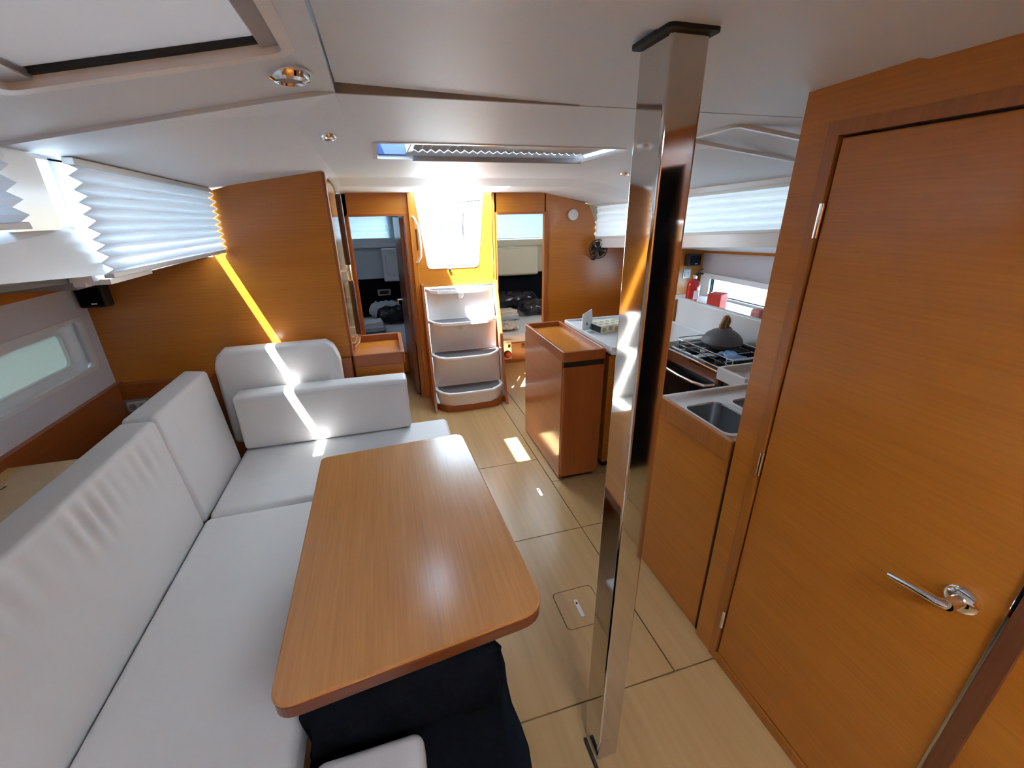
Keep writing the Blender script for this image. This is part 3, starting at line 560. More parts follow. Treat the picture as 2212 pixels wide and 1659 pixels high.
bm = NB(); lathe(bm, [(0.045, 0), (0.045, 0.012), (0.04, 0.016)], (1.275, 4.618, 0.115), (0, -1, 0), 24); emit('knob_ring', bm, 'black', t)
bm = NB(); lathe(bm, [(0.032, 0.012), (0.032, 0.03), (0.02, 0.036)], (1.275, 4.618, 0.115), (0, -1, 0), 24); emit('knob', bm, 'orange', t)
boxpart('vent', 'black', t, 1.282, 1.312, 4.614, 4.618, 0.195, 0.232); boxpart('label_strip', 'white', t, 1.265, 1.318, 4.615, 4.618, 0.25, 0.268)
bm = NB(); box(bm, 1.455, 1.49, 4.625, 4.64, 0.16, 0.23); emit('bunk_latch', bm, 'chrome', bk, bev=0.004)
# open cabin door leaf on the left
bm = NB(); hexa(bm, [(0.165, BY+.06, 0.02), (0.20, BY+.06, 0.02), (0.168, 4.60, 0.02), (0.133, 4.60, 0.02), (0.165, BY+.06, 1.64), (0.20, BY+.06, 1.64), (0.168, 4.60, 1.64), (0.133, 4.60, 1.64)])
d2o = struct('door_2', bm, 'wood_dark', 'dark open cabin door left of the steps')
bm = NB(); tube(bm, [(0.14, 4.50, 0.86), (0.095, 4.50, 0.86), (0.09, 4.49, 0.86), (0.092, 4.38, 0.855)], 0.008, 8); emit('lever', bm, 'chrome', d2o, smooth=True)
# cockpit seen through the companionway
bm = NB(); box(bm, 0.27, 0.985, 3.97, 8.5, 1.10, 1.14); sheet(bm, [-1.6, -0.75, -0.2, 0.27], [3.985, 4.75, 5.35, 8.5], lambda x, y: 1.79, 0.04, [(-0.75, -0.2, 4.75, 5.35)]); box(bm, 0.985, 2.85, 3.985, 8.5, 1.79, 1.83); box(bm, -1.6, 2.85, 8.5, 8.6, 1.1, 1.6)
struct('floor_cockpit', bm, 'gelg', 'sunlit white cockpit outside the companionway')
t = thing('cockpit_table', 'navy cockpit table leaf outside the companionway', 'table', (0.64, 4.98, 1.14))
boxpart('leaf', 'navy', t, 0.62, 0.655, 4.9, 5.05, 1.25, 1.58, bev=0.01); boxpart('leg', 'white', t, 0.625, 0.65, 4.94, 5.0, 1.14, 1.25)
bm = NB(); soft(bm, sbox(0.30, 0.52, 6.2, 7.0, 1.142, 1.27), 0.03, n=6); emit('cockpit_cushion', bm, 'aqua', smooth=True, label='pale aqua cushion low in the cockpit, left of the table', cat='cushion')
t = thing('steering_wheel', 'dark rimmed steering wheel at the right of the cockpit', 'steering wheel', (0.93, 5.3, 1.14))
bm = NB(); tube(bm, [(0.945+0.17*math.cos(a)*.2, 5.3+0.17*math.cos(a), 1.55+0.17*math.sin(a)) for a in [2*math.pi*k/36 for k in range(37)]], 0.014, 8, False); emit('rim', bm, 'rubber', t, smooth=True)
bm = NB(); tube(bm, [(0.93, 5.3, 1.14), (0.93, 5.3, 1.55)], 0.035, 12); emit('pedestal', bm, 'aqua', t, smooth=True)

# outside: water, pontoon and the neighbouring boat seen in the slit of window
bm = NB(); box(bm, -60, 60, -60, 60, -0.5, -0.4); struct('floor_water', bm, 'water', 'harbour water around the boat')
t = thing('neighbour_boat', 'white yacht with teal canvas moored outside the left window', 'boat', (-6.4, 10.5, -0.4))
bm = NB(); prism(bm, [(-8.2, -.4), (-4.6, -.4), (-4.3, 1.25), (-8.5, 1.25)], 'y', 4, 17); emit('hull', bm, 'gelg', t)
bm = NB(); prism(bm, [(-7.6, 1.25), (-5.1, 1.25), (-5.5, 2.05), (-7.2, 2.05)], 'y', 6, 14); emit('coachroof', bm, 'gelg', t)
bm = NB(); prism(bm, [(-7.4, 2.05), (-5.3, 2.05), (-5.8, 2.75), (-6.9, 2.75)], 'y', 9.3, 11.4); emit('spray_hood', bm, 'teal', t)
boxpart('stripe', 'navy', t, -4.36, -4.27, 4, 17, 0.95, 1.02)

# ================================================================== SETTEE
t = thing('settee_base', 'wooden L shaped settee base under the cream cushions', 'settee', (-0.6, 1.2, 0))
boxpart('long_base', 'wood_y', t, -0.95, -0.375, -1.2, 1.85, 0, 0.325, bev=0.004)
boxpart('return_base', 'wood_x', t, -0.95, 0.23, 1.85, 2.68, 0, 0.325, bev=0.004)
bm = NB(); box(bm, -1.14, -1.125, -1.2, 2.66, 0, 0.80); struct('trim_13', bm, 'wood_y', 'wooden board behind the long backrest')
bm = NB(); box(bm, -0.95, 0.04, 2.668, 2.685, 0.3, 0.72); struct('trim_14', bm, 'wood_x', 'wooden board behind the settee return')
def cush(name, c8, r, puff, lab, n=16, disp=None, group='cream settee cushions', cat='cushion', mat='leather'):
    bm = NB(); soft(bm, c8, r, puff, n, disp); return emit(name, bm, mat, smooth=True, label=lab, cat=cat, group=group)
cush('seat_cushion', sbox(-0.886, -0.352, -0.7, 1.838, 0.334, 0.45), 0.03, (0, 0, 0.10), 'long cream seat cushion along the hull beside the table', 20)
def seatw(a, b, c):
    if c < 0.4: return (0, 0, 0)
    return (0, 0, 0.0035*math.sin(34*(b+0.35*a)+3*a)*max(0, 1-((a-0.12)/0.30)**2)*max(0, 1-((b+0.55)/0.5)**2))
cush('seat_cushion', [(-0.882, 1.850, 0.334), (0.272, 1.850, 0.334), (0.272, 2.50, 0.334), (-0.882, 2.50, 0.334), (-0.882, 1.850, 0.45), (0.272, 1.850, 0.45), (0.272, 2.50, 0.45), (-0.882, 2.50, 0.45)], 0.03, (0, 0, 0.10), 'wide cream seat cushion on the return of the settee', 40, seatw)
def gathers(a, b, c):       # puckers under the top seam on the front face
    if a < 0.3: return (0, 0, 0)
    f = math.exp(-((c-0.62)/0.28)**2)*(math.exp(-((b-0.55)/0.42)**2))
    return (0.0075*f*math.sin(118*b+2.2*math.sin(9*b)+2.5*c)*(0.6+0.4*math.sin(23*b)), 0, 0)
cush('back_cushion', [(-1.08, -0.7, 0.40), (-0.896, -0.7, 0.40), (-0.896, 1.853, 0.40), (-1.08, 1.855, 0.40), (-1.12, -0.7, 0.90), (-0.99, -0.7, 0.90), (-0.985, 1.935, 0.90), (-1.115, 1.945, 0.90)], 0.022, (0.10, 0, 0), 'long cream backrest cushion with gathered seam beside the hull', (6, 320, 26), gathers)
cush('back_cushion', [(-1.08, 1.864, 0.40), (-0.894, 1.864, 0.40), (-0.886, 2.395, 0.40), (-1.08, 2.60, 0.40), (-1.12, 1.952, 0.905), (-0.992, 1.942, 0.905), (-0.985, 2.54, 0.905), (-1.11, 2.585, 0.905)], 0.022, (0.08, 0.02, 0), 'cream corner backrest cushion between the two settee backs', 16)
cush('back_cushion', [(-0.965, 2.560, 0.43), (-0.315, 2.560, 0.43), (-0.315, 2.662, 0.43), (-0.965, 2.662, 0.43), (-0.965, 2.560, 1.0), (-0.315, 2.560, 1.0), (-0.315, 2.662, 1.0), (-0.965, 2.662, 1.0)], 0.03, (0, 0.12, 0), 'tall rounded cream back cushion against the wood panel', 18,
     lambda a, b, c: (0, 0, -0.10*max(0, abs(a)-0.80)**2/0.04*max(0, c)))
arm = cush('arm_cushion', sbox(-0.868, 0.048, 2.412, 2.545, 0.457, 0.775), 0.02, (0, 0.10, 0.05), 'low cream bolster cushion standing across the settee return', 22, lambda a, b, c: (0.006*max(0, a-.9)*math.sin(9*c), -0.006*math.exp(-((a-0.96)/0.05)**2-((c-.8)/0.2)**2), 0))
def piping(o, pts, r=0.0028):
    bm = NB(); tube(bm, pts, r, 6); emit('piping', bm, 'leather', o, smooth=True)
piping(arm, [(x, 2.4118, 0.752) for x in (-0.845, -0.4, 0.0, 0.03)])
# shelf lid and things at the hull side
t = thing('shelf_lid', 'light wooden shelf lid behind the long backrest', 'shelf', (-1.31, 0.5, 0.78))
boxpart('board', 'wood_pale', t, -1.468, -1.142, -1.2, 1.87, 0.785, 0.80, bev=0.003)
boxpart('front_batten', 'wood_edge', t, -1.468, -1.142, 1.845, 1.87, 0.74, 0.785)
bm = NB()
for k, (a, b) in enumerate(((1.60, 1.66), (1.615, 1.63), (1.64, 1.69), (1.70, 1.72))): box(bm, -1.395+0.012*(k % 2), -1.388+0.012*(k % 2), a, b, 0.7995, 0.8012)
emit('dark_mark', bm, 'seam', t)
def speaker(lab, c, nrm, w, h, d):
    t = thing('speaker', lab, 'speaker', c, 'small black speakers')
    x, y, z = c
    boxpart('body', 'black', t, x-w/2, x+w/2, y-d, y-0.001, z, z+h, bev=0.008)
    bm = NB(); prism(bm, rrect(x-w/2+.01, x+w/2-.01, z+.01, z+h-.01, 0.008), 'y', y-d-.003, y-d); emit('grille', bm, 'cloth', t)
    boxpart('badge', 'chrome', t, x-0.003, x+0.022, y-d-.005, y-d-.003, z+0.018, z+0.024)
speaker('black wall speaker under the left side deck', (-1.43, PY, 1.255), None, 0.115, 0.11, 0.075)
speaker('black wall speaker above the galley socket', (2.64, 3.35, 1.205), None, 0.13, 0.10, 0.07)
def socket(lab, x0, x1, z0, z1, y):
    t = thing('wall_socket', lab, 'socket', ((x0+x1)/2, y, z0), 'white wall sockets')
    bm = NB(); prism(bm, rrect(x0-.012, x1+.012, z0-.012, z1+.012, 0.008), 'y', y-.006, y); emit('surround', bm, 'alu', t)
    bm = NB(); prism(bm, rrect(x0, x1, z0, z1, 0.006), 'y', y-.012, y-.006); emit('plate', bm, 'white', t)
    n = 2 if x1-x0 > 0.08 else 1
    for k in range(n):
        cx = x0+(x1-x0)*(k+.5)/n
        bm = NB(); lathe(bm, [(0.016, 0), (0.016, 0.002), (0.013, 0.002), (0.012, 0.0005)], (cx, y-.012, (z0+z1)/2), (0, -1, 0), 18); emit('outlet', bm, 'alu', t)
socket('white double socket low on the wood ledge behind settee', -1.455, -1.36, 0.672, 0.73, PY-0.056)
socket('white switch plate on the galley end panel', 2.595, 2.65, 1.105, 1.165, 3.35)

# ================================================================== TABLE
t = thing('saloon_table', 'honey wood saloon table with rounded corners beside the settee', 'table', (-0.03, 1.2, 0))
quad = [(-0.338, 0.672), (0.298, 0.738), (0.250, 1.728), (-0.345, 1.692)]
bm = NB(); prism(bm, rpoly(quad, [0.05, 0.075, 0.05, 0.03], 8), 'z', 0.729, 0.740); emit('table_top', bm, 'table', t, bev=0.004, seg=2)
bm = NB(); prism(bm, rpoly([(q[0]+(0.001 if q[0] < 0 else -0.001), q[1]+(0.001 if q[1] < 1.2 else -0.001)) for q in quad], [0.05, 0.075, 0.05, 0.03], 8), 'z', 0.694, 0.729); emit('edge_band', bm, 'table_edge', t, bev=0.004)
bm = NB(); tube(bm, [(-0.04, 1.22, 0.02), (-0.04, 1.22, 0.69)], 0.045, 20); emit('pedestal', bm, 'brushed', t, smooth=True)
boxpart('foot_plate', 'brushed', t, -0.19, 0.11, 1.07, 1.37, 0.0, 0.02, bev=0.005)
# black draped bench and its cream cushion
t = thing('draped_bench', 'low bench wrapped in black cloth under the table end', 'bench', (-0.06, 0.6, 0))
dr = lambda a, b, c: (0.007*math.sin(11*b+5*c), 0.005*math.sin(12*a+4*c), 0)
bm = NB(); soft(bm, sbox(-0.335, 0.215, 0.10, 0.98, 0.0, 0.36), 0.02, (0, 0, 0), 14, dr); emit('seat_drape', bm, 'cloth', t, smooth=True)
bm = NB(); soft(bm, sbox(-0.33, 0.180, 0.775, 0.975, 0.352, 0.585), 0.02, (0, 0, 0), 14, dr); emit('back_drape', bm, 'cloth', t, smooth=True)
cush('bench_cushion', sbox(-0.305, -0.045, 0.12, 0.722, 0.36, 0.462), 0.028, (0, 0, 0.12), 'cream cushion on the black draped bench at the bottom edge', 10, group=None)

# ================================================================== POST
X0, Y0, PW, PD = 0.481, 0.728, 0.0735, 0.096
t = thing('mast_post', 'polished square steel mast post rising from floor to ceiling', 'post', (X0+PW/2, Y0+PD/2, 0))
bm = NB(); prism(bm, rrect(X0, X0+PW, Y0, Y0+PD, 0.007, 8), 'z', 0.0, 1.955); emit('tube', bm, 'steel', t)
bm = NB(); ring(bm, rrect(X0-.012, X0+PW+.012, Y0-.012, Y0+PD+.012, 0.010, 4), rrect(X0+.002, X0+PW-.002, Y0+.002, Y0+PD-.002, 0.008, 4), 'z', 1.943, 1.950); emit('collar', bm, 'rubber', t)
bm = NB(); tube(bm, [(X0-.012, Y0+PD-.03, 0.006), (X0-.012, Y0-.05, 0.006)], 0.006, 8); emit('base_seal', bm, 'rubber', t, smooth=True)

# ================================================================== TRAY CABINET by the left door + handrail
t = thing('tray_cabinet', 'wooden cabinet with raised tray rim beside left doorway', 'cabinet', (-0.1, 2.97, 0))
boxpart('body', 'wood_x', t, -0.255, 0.045, 2.735, 3.20, 0.0, 0.775, bev=0.006)
bm = NB(); prism(bm, rrect(-0.262, 0.058, 2.722, 3.215, 0.02), 'z', 0.775, 0.805); emit('tray_floor', bm, 'wood_x', t)
bm = NB(); ring(bm, rrect(-0.262, 0.060, 2.715, 3.22, 0.022), rrect(-0.244, 0.036, 2.737, 3.198, 0.012), 'z', 0.775, 0.852); emit('tray_rim', bm, 'wood_edge', t, bev=0.003)
boxpart('end_block', 'wood_edge', wall_aftl, -0.33, -0.266, 2.69, 2.718, 0.50, 0.85, bev=0.004)
t = thing('grab_rail', 'tall steel grab rail with brown leather grips beside doorway', 'handrail', (-0.22, 2.9, 0.82))
rx = -0.212; ry = 2.90
bm = NB(); tube(bm, [(PX+.012, ry, 1.868), (-0.245, ry, 1.862), (-0.224, ry, 1.83), (rx-.003, ry, 1.78), (rx, ry, 1.66), (rx, ry, 1.3), (rx, ry, 1.0), (rx-.003, ry, 0.93), (-0.225, ry, 0.895), (-0.245, ry, 0.875), (PX+.012, ry, 0.868)], 0.0135, 12); emit('rail', bm, 'chrome', t, smooth=True)
for z0, z1 in ((1.385, 1.785), (0.945, 1.29)):
    bm = NB(); tube(bm, [(rx, ry, z0), (rx, ry, z0+.01), (rx, ry, z1-.01), (rx, ry, z1)], [0.0155, 0.0175, 0.0175, 0.0155], 12); emit('grip', bm, 'leatherbr', t, smooth=True)
for z in (1.345, 0.99):
    bm = NB(); tube(bm, [(PX+.012, ry, z), (rx, ry, z)], 0.006, 8); emit('bracket', bm, 'chrome', t, smooth=True)

# ================================================================== COMPANIONWAY STEPS
t = thing('companionway_steps', 'white moulded companionway steps with grey grip pads', 'steps', (0.63, 3.7, 0))
TZ = [0.185, 0.49, 0.785, 1.048]; TN = [3.475, 3.565, 3.635, 3.735]; TB = [3.70, 3.78, 3.80, 3.89]
XL, XR = 0.312, 0.945
for k in range(4):
    n0 = TN[k]; yb = TB[k]; z = TZ[k]
    lx, rx2 = XL+0.003*k, XR-0.004*k
    out = [(lx, yb), (lx, n0+0.16), (lx+0.035, n0+0.075), (lx+0.095, n0+0.015), (lx+0.18, n0), (rx2-0.20, n0), (rx2-0.11, n0+0.012), (rx2-0.045, n0+0.065), (rx2, n0+0.13), (rx2, yb)]
    bm = NB(); prism(bm, out, 'z', z-0.028, z); tr = emit('tread', bm, 'step', t, bev=0.008, seg=3)
    cxm = (lx+rx2)/2; cym = (n0+yb)/2
    pad = [(cxm+(x-cxm)*0.90, cym+(y-cym)*0.80-0.003) for x, y in out]
    bm = NB(); prism(bm, pad, 'z', z, z+0.003); emit('grip_pad', bm, 'grip', tr)
    # concave riser below each tread
    zb = TZ[k-1] if k else 0.055
    yb0 = TB[k-1]-0.012 if k else n0+0.06
    bm = NB(); cols = []
    xs = [(lx+.006, 0.13), (lx+0.05, 0.075), (lx+0.12, 0.035), (cxm, 0.022), (rx2-0.12, 0.035), (rx2-0.05, 0.075), (rx2-.006, 0.13)] if k else [(lx+.004, 0.16), (lx+0.05, 0.09), (lx+0.13, 0.03), (cxm, 0.02), (rx2-0.13, 0.03), (rx2-0.05, 0.09), (rx2-.004, 0.16)]
    for x, dy in xs:
        col = []
        for i in range(9):
            f = i/8; zz = z-0.02+(zb-(z-0.02))*f
            ytop = n0+dy; ybot = max(yb0, n0+0.03) if k else n0+dy*0.75
            s = f*f*(3-2*f)
            col.append(bm.verts.new((x+((cxm-x)*0.10*f if not k else 0), ytop+(ybot-ytop)*s, zz)))
        cols.append(col)
    for a, b in zip(cols, cols[1:]):
        for i in range(8): bm.faces.new((a[i], b[i], b[i+1], a[i+1]))
    emit('riser', bm, 'step', t, smooth=True)
    if k in (2, 3):
        bm = NB(); lathe(bm, [(0.05, 0), (0.05, -0.03), (0.035, -0.05), (0.001, -0.055)], (cxm-0.02, n0+0.055, z-0.026), n=20); emit('hand_recess', bm, 'step', tr, smooth=True)
for xa, xb, pf in ((0.288, 0.311, [(3.50, 0.0), (3.90, 0.0), (3.90, 1.10), (3.80, 1.10), (3.66, 0.62), (3.55, 0.12)]), (0.946, 0.970, [(3.50, 0.0), (3.64, 0.0), (3.70, 0.40), (3.89, 1.04), (3.89, 1.10), (3.82, 1.10), (3.66, 0.62), (3.55, 0.12)])):
    bm = NB(); prism(bm, pf, 'x', xa, xb); emit('side_panel', bm, 'wood_edge_z', t, bev=0.003)
bm = NB(); prism(bm, [(0.318, 3.92), (0.318, 3.60), (0.40, 3.505), (0.50, 3.49), (0.78, 3.49), (0.87, 3.51), (0.958, 3.60), (0.958, 3.92)], 'z', 0.0, 0.06); emit('plinth', bm, 'wood_edge', t, bev=0.003)
for xs_, sgn in ((0.262, 1), ):
    t = thing('companionway_grab_bar', 'small white grab bar left of the companionway opening', 'grab bar', (0.29, BY-.05, 1.275))
    bm = NB(); tube(bm, [(0.268, BY-.035, 1.655), (0.285, BY-.06, 1.635), (0.308, BY-.075, 1.58), (0.316, BY-.078, 1.5), (0.318, BY-.078, 1.40), (0.312, BY-.075, 1.33), (0.292, BY-.06, 1.29), (0.268, BY-.035, 1.275)], 0.0085, 10); emit('bar', bm, 'white', t, smooth=True)
    boxpart('backing_pad', 'leatherbr', t, 0.288, 0.30, BY-.05, BY-.03, 1.38, 1.55)

# ================================================================== BULKHEAD FITTINGS
t = thing('wall_lamp', 'round white wall lamp on the aft bulkhead', 'lamp', (1.733, BY, 1.64))
bm = NB(); lathe(bm, [(0.050, 0), (0.050, 0.018), (0.047, 0.022)], (1.733, BY, 1.64), (0, -1, 0), 28); emit('base', bm, 'alu', t, smooth=True)
bm = NB(); lathe(bm, [(0.049, 0.020), (0.047, 0.034), (0.035, 0.042), (0.001, 0.044)], (1.733, BY, 1.64), (0, -1, 0), 28); emit('diffuser', bm, 'white', t, smooth=True)
fc = Vector((1.965, BY-0.11, 1.335)); fax = Vector((-0.35, -0.9, 0.1)).normalized()
t = thing('cabin_fan', 'small black cabin fan on the aft bulkhead edge', 'fan', (1.965, BY-.05, 1.22))
qf = Vector((0, 0, 1)).rotation_difference(fax)
bm = NB()
for rr, hh in ((0.085, 0.0), (0.082, 0.022), (0.082, -0.022)):
    tube(bm, [fc+qf @ Vector((rr*math.cos(2*math.pi*k/28), rr*math.sin(2*math.pi*k/28), hh)) for k in range(29)], 0.004, 6, False)
for k in range(10):
    a = 2*math.pi*k/10; d = Vector((math.cos(a), math.sin(a), 0))
    tube(bm, [fc+qf @ (d*0.02+Vector((0, 0, 0.03))), fc+qf @ (d*0.06+Vector((0, 0, 0.03))), fc+qf @ (d*0.083+Vector((0, 0, 0.0))), fc+qf @ (d*0.05+Vector((0, 0, -0.03)))], 0.0022, 5)
emit('guard', bm, 'black', t, smooth=True)
for k in range(5):
    bm = NB(); pts = []
    for i, (r, a0, a1) in enumerate(((0.015, -.45, .45), (0.045, -.50, .52), (0.076, -.46, .50))):
        for a in (a0, a1): pts.append(fc+qf @ Vector((r*math.cos(a+k*1.2566), r*math.sin(a+k*1.2566), 0.012*(1 if a > 0 else -1))))
    vv = [bm.verts.new(p) for p in pts]+[bm.verts.new(p-fax*0.002) for p in pts]
    for a, b, c, d in ((0, 1, 3, 2), (2, 3, 5, 4), (7, 6, 8, 9), (9, 8, 10, 11), (0, 2, 8, 6), (2, 4, 10, 8), (4, 5, 11, 10), (5, 3, 9, 11), (3, 1, 7, 9), (1, 0, 6, 7)): bm.faces.new((vv[a], vv[b], vv[c], vv[d]))
    emit('blade', bm, 'black', t)
bm = NB(); lathe(bm, [(0.024, -0.045), (0.026, -0.01), (0.018, 0.018), (0.008, 0.022)], fc, fax, 18); emit('motor', bm, 'black', t, smooth=True)
bm = NB(); tube(bm, [fc-fax*0.03, (1.965, BY-.06, 1.26), (1.965, BY-.03, 1.235), (1.965, BY, 1.235)], 0.012, 10); emit('bracket', bm, 'black', t, smooth=True)

# ================================================================== GALLEY
t = thing('galley_island', 'glossy narrow wooden galley island with recessed tray top', 'cabinet', (1.095, 2.59, 0))
IX0, IX1, IY0, IY1 = 0.957, 1.238, 2.212, 2.962
boxpart('toe_kick', 'black', t, IX0+.03, IX1-.03, IY0+.03, IY1-.02, 0, 0.05)
bm = NB(); box(bm, IX0, IX1-.01, IY0+.028, IY1, 0.012, 0.842); emit('body', bm, 'wood_gloss', t, bev=0.004)
bm = NB(); prism(bm, rrect(IX0+.002, IX1-.004, IY0, IY0+.03, 0.014, 4), 'z', 0.05, 0.802); emit('end_panel', bm, 'wood_edge_z', t, bev=0.002)
boxpart('vent_gap', 'black', t, IX0+.012, IX1-.012, IY0+.012, IY0+.034, 0.798, 0.842)
bm = NB(); prism(bm, rrect(IX0, IX1, IY0, IY1, 0.02, 4), 'z', 0.840, 0.868); emit('tray_floor', bm, 'wood_y', t)
bm = NB(); ring(bm, rrect(IX0-.002, IX1+.002, IY0-.002, IY1+.002, 0.024, 4), rrect(IX0+.018, IX1-.018, IY0+.02, IY1-.02, 0.012, 4), 'z', 0.838, 0.902); emit('tray_rim', bm, 'wood_edge', t, bev=0.004, seg=3)
CZ = 0.905
t = thing('counter_cabinet', 'wooden galley cabinet under the white counter behind island', 'cabinet', (1.63, 2.57, 0))
boxpart('body', 'wood_x', t, 1.285, 2.0, 2.26, 2.90, 0.06, 0.835, bev=0.004); boxpart('shadow_gap', 'black', t, 1.30, 1.98, 2.255, 2.89, 0.835, 0.865); boxpart('toe_kick', 'black', t, 1.31, 1.98, 2.30, 2.88, 0, 0.06)
t = thing('counter_worktop', 'white galley counter slab beside the wooden island', 'worktop', (1.63, 2.57, 0.865))
bm = NB(); box(bm, 1.262, 2.0, 2.185, 2.93, 0.866, CZ-.006); emit('slab', bm, 'counter', t, bev=0.004)
bm = NB(); ring(bm, rrect(1.257, 2.0, 2.18, 2.935, 0.02), rrect(1.272, 1.99, 2.195, 2.92, 0.012), 'z', 0.864, CZ+0.008); emit('fiddle_edge', bm, 'counter', t, bev=0.003)
boxpart('lift_tab', 'alu', t, 1.74, 1.775, 2.40, 2.412, CZ-.006, CZ-.004); boxpart('lift_tab', 'alu', t, 1.69, 1.72, 2.29, 2.30, CZ-.006, CZ-.004)
boxpart('corner_trim', 'wood_z', t, 1.985, 2.012, 2.62, 2.66, CZ+.009, 1.07)
t = thing('splash_back', 'tall white splash board behind the stove', 'splashback', (2.01, 1.85, CZ))
boxpart('board', 'counter', t, 2.001, 2.021, 1.03, 2.615, 0.80, 1.085, bev=0.004)
boxpart('cap', 'white', t, 1.998, 2.024, 1.03, 2.617, 1.085, 1.092, bev=0.002)
bm = NB(); box(bm, 2.022, 2.74, 1.03, 3.34, 0.93, 0.95); struct('trim_12', bm, 'gelg', 'white shelf behind the galley splash board')
# sink unit
t = thing('sink_cabinet', 'honey wood sink cabinet next to the head wall', 'cabinet', (1.3, 1.25, 0))
boxpart('front_panel', 'wood_y', t, 1.102, 1.13, 1.042, 1.462, 0.004, 0.84, bev=0.003)
boxpart('end_panel', 'wood_x', t, 1.13, 1.55, 1.432, 1.462, 0.0, 0.84, bev=0.003)
boxpart('shadow_gap', 'black', t, 1.105, 1.12, 1.018, 1.042, 0.0, 0.92)
t = thing('sink_worktop', 'white moulded worktop holding two steel sinks', 'worktop', (1.55, 1.25, 0.87))
bm = NB(); S1 = (1.140, 1.325, 1.105, 1.372); S2 = (1.365, 1.50, 1.105, 1.362)
sheet(bm, [1.114, S1[0], S1[1], S2[0], S2[1], 1.56, 1.998], [1.036, S1[2], S2[3], S1[3], 1.472], lambda x, y: CZ-0.03, 0.022, [S1, (S2[0], S2[1], S2[2], S2[3])])
box(bm, 1.58, 1.998, 1.472, 1.655, CZ-0.03, CZ-.008); emit('slab', bm, 'counter', t)
boxpart('fiddle_rail', 'wood_frame', t, 1.088, 1.112, 1.036, 1.472, 0.842, 0.922, bev=0.004)
bm = NB(); box(bm, 1.114, 1.58, 1.458, 1.478, CZ-.035, CZ+.012); box(bm, 1.562, 1.582, 1.478, 1.662, CZ-.035, CZ+.03); box(bm, 1.582, 1.998, 1.645, 1.665, CZ-.035, CZ+.03); emit('raised_edge', bm, 'counter', t, bev=0.005)
for S in (S1, S2):
    bm = NB(); top = rrect(S[0]-.012, S[1]+.012, S[2]-.012, S[3]+.012, 0.04); inn = rrect(S[0]+.004, S[1]-.004, S[2]+.004, S[3]-.004, 0.035)
    ring(bm, top, inn, 'z', CZ-.008, CZ+.0005); emit('sink_lip', bm, 'counter', t, bev=0.001)
    bm = NB(); prev = None
    for zz, k in ((CZ-.002, 0.0), (CZ-.12, 0.006), (CZ-.155, 0.014), (CZ-.165, 0.04)):
        L = [bm.verts.new((x, y, zz)) for x, y in rrect(S[0]+.003+k, S[1]-.003-k, S[2]+.003+k, S[3]-.003-k, 0.034)]
        if prev:
            for i in range(len(L)): bm.faces.new((prev[i], prev[(i+1) % len(L)], L[(i+1) % len(L)], L[i]))
        prev = L
    bm.faces.new(prev); sk = emit('sink_basin', bm, 'brushed', t, smooth=True)
    bm = NB(); lathe(bm, [(0.026, 0), (0.026, 0.003), (0.018, 0.003), (0.016, 0.0)], ((S[0]+S[1])/2, (S[2]+S[3])/2, CZ-.165), n=18); emit('drain', bm, 'chrome', sk)
# base cabinet beside the stove
t = thing('drawer_cabinet', 'narrow wooden cabinet with chrome pull between stove and sink', 'cabinet', (1.8, 1.57, 0))
boxpart('body', 'wood_y', t, 1.60, 1.998, 1.48, 1.645, 0.0, 0.83, bev=0.004); boxpart('shadow_gap', 'black', t, 1.595, 1.99, 1.485, 1.64, 0.83, 0.87)
bm = NB(); tube(bm, [(1.60, 1.625, 0.80), (1.56, 1.625, 0.80), (1.552, 1.615, 0.80), (1.552, 1.515, 0.80), (1.56, 1.505, 0.80), (1.60, 1.505, 0.80)], 0.011, 10); emit('pull', bm, 'chrome', t, smooth=True)
# stove
t = thing('gas_stove', 'black and steel galley stove with wire rail and oven', 'stove', (1.79, 1.92, 0))
SX0, SX1, SY0, SY1 = 1.60, 1.975, 1.675, 2.17
boxpart('oven_body', 'black', t, SX0+.02, SX1, SY0, SY1, 0.35, 0.865, bev=0.004)
od = boxpart('oven_door', 'blackgl', t, SX0, SX0+.022, SY0+.01, SY1-.01, 0.40, 0.80, bev=0.004)
bm = NB(); tube(bm, [(SX0, 1.70, 0.815), (SX0-.045, 1.72, 0.806), (SX0-.06, 1.80, 0.800), (SX0-.064, 1.92, 0.798), (SX0-.06, 2.04, 0.800), (SX0-.045, 2.12, 0.806), (SX0, 2.14, 0.815)], 0.009, 10); emit('handle', bm, 'chrome', od, smooth=True)
boxpart('control_strip', 'wood_dark', t, SX0-.004, SX0+.02, SY0, SY1, 0.825, 0.875, bev=0.003)
boxpart('hob_plate', 'blackgl', t, SX0+.005, SX1, SY0, SY1, 0.866, 0.884, bev=0.003)
for x in (SX0-.012, SX0+.035): boxpart('front_bar', 'chrome', t, x, x+0.018, SY0-.005, SY1-.03, 0.878, 0.898, bev=0.004)
boxpart('back_upstand', 'black', t, SX1-.012, SX1+.012, SY0, SY1, 0.88, 0.935, bev=0.003)
RZ = 0.945; rr = [(SX0+.07, SY0+.02), (SX1-.02, SY0+.02), (SX1-.02, SY1-.02), (SX0+.07, SY1-.02)]
rp = rpoly(rr, 0.03, 4); rp.append(rp[0])
bm = NB(); tube(bm, [(x, y, RZ) for x, y in rp], 0.004, 6, False); tube(bm, [(x, y, RZ-.03) for x, y in rp], 0.003, 6, False)
for x, y in rp[::3]: tube(bm, [(x, y, 0.884), (x, y, RZ)], 0.003, 6)
emit('fiddle_rail', bm, 'chrome', t, smooth=True)
for k in range(5):
    y = SY0+.07+k*0.088
    bm = NB(); tube(bm, [(SX0+.075, y, 0.918), (SX1-.03, y, 0.918)], 0.0035, 6); emit('pan_support', bm, 'chrome', t, smooth=True)
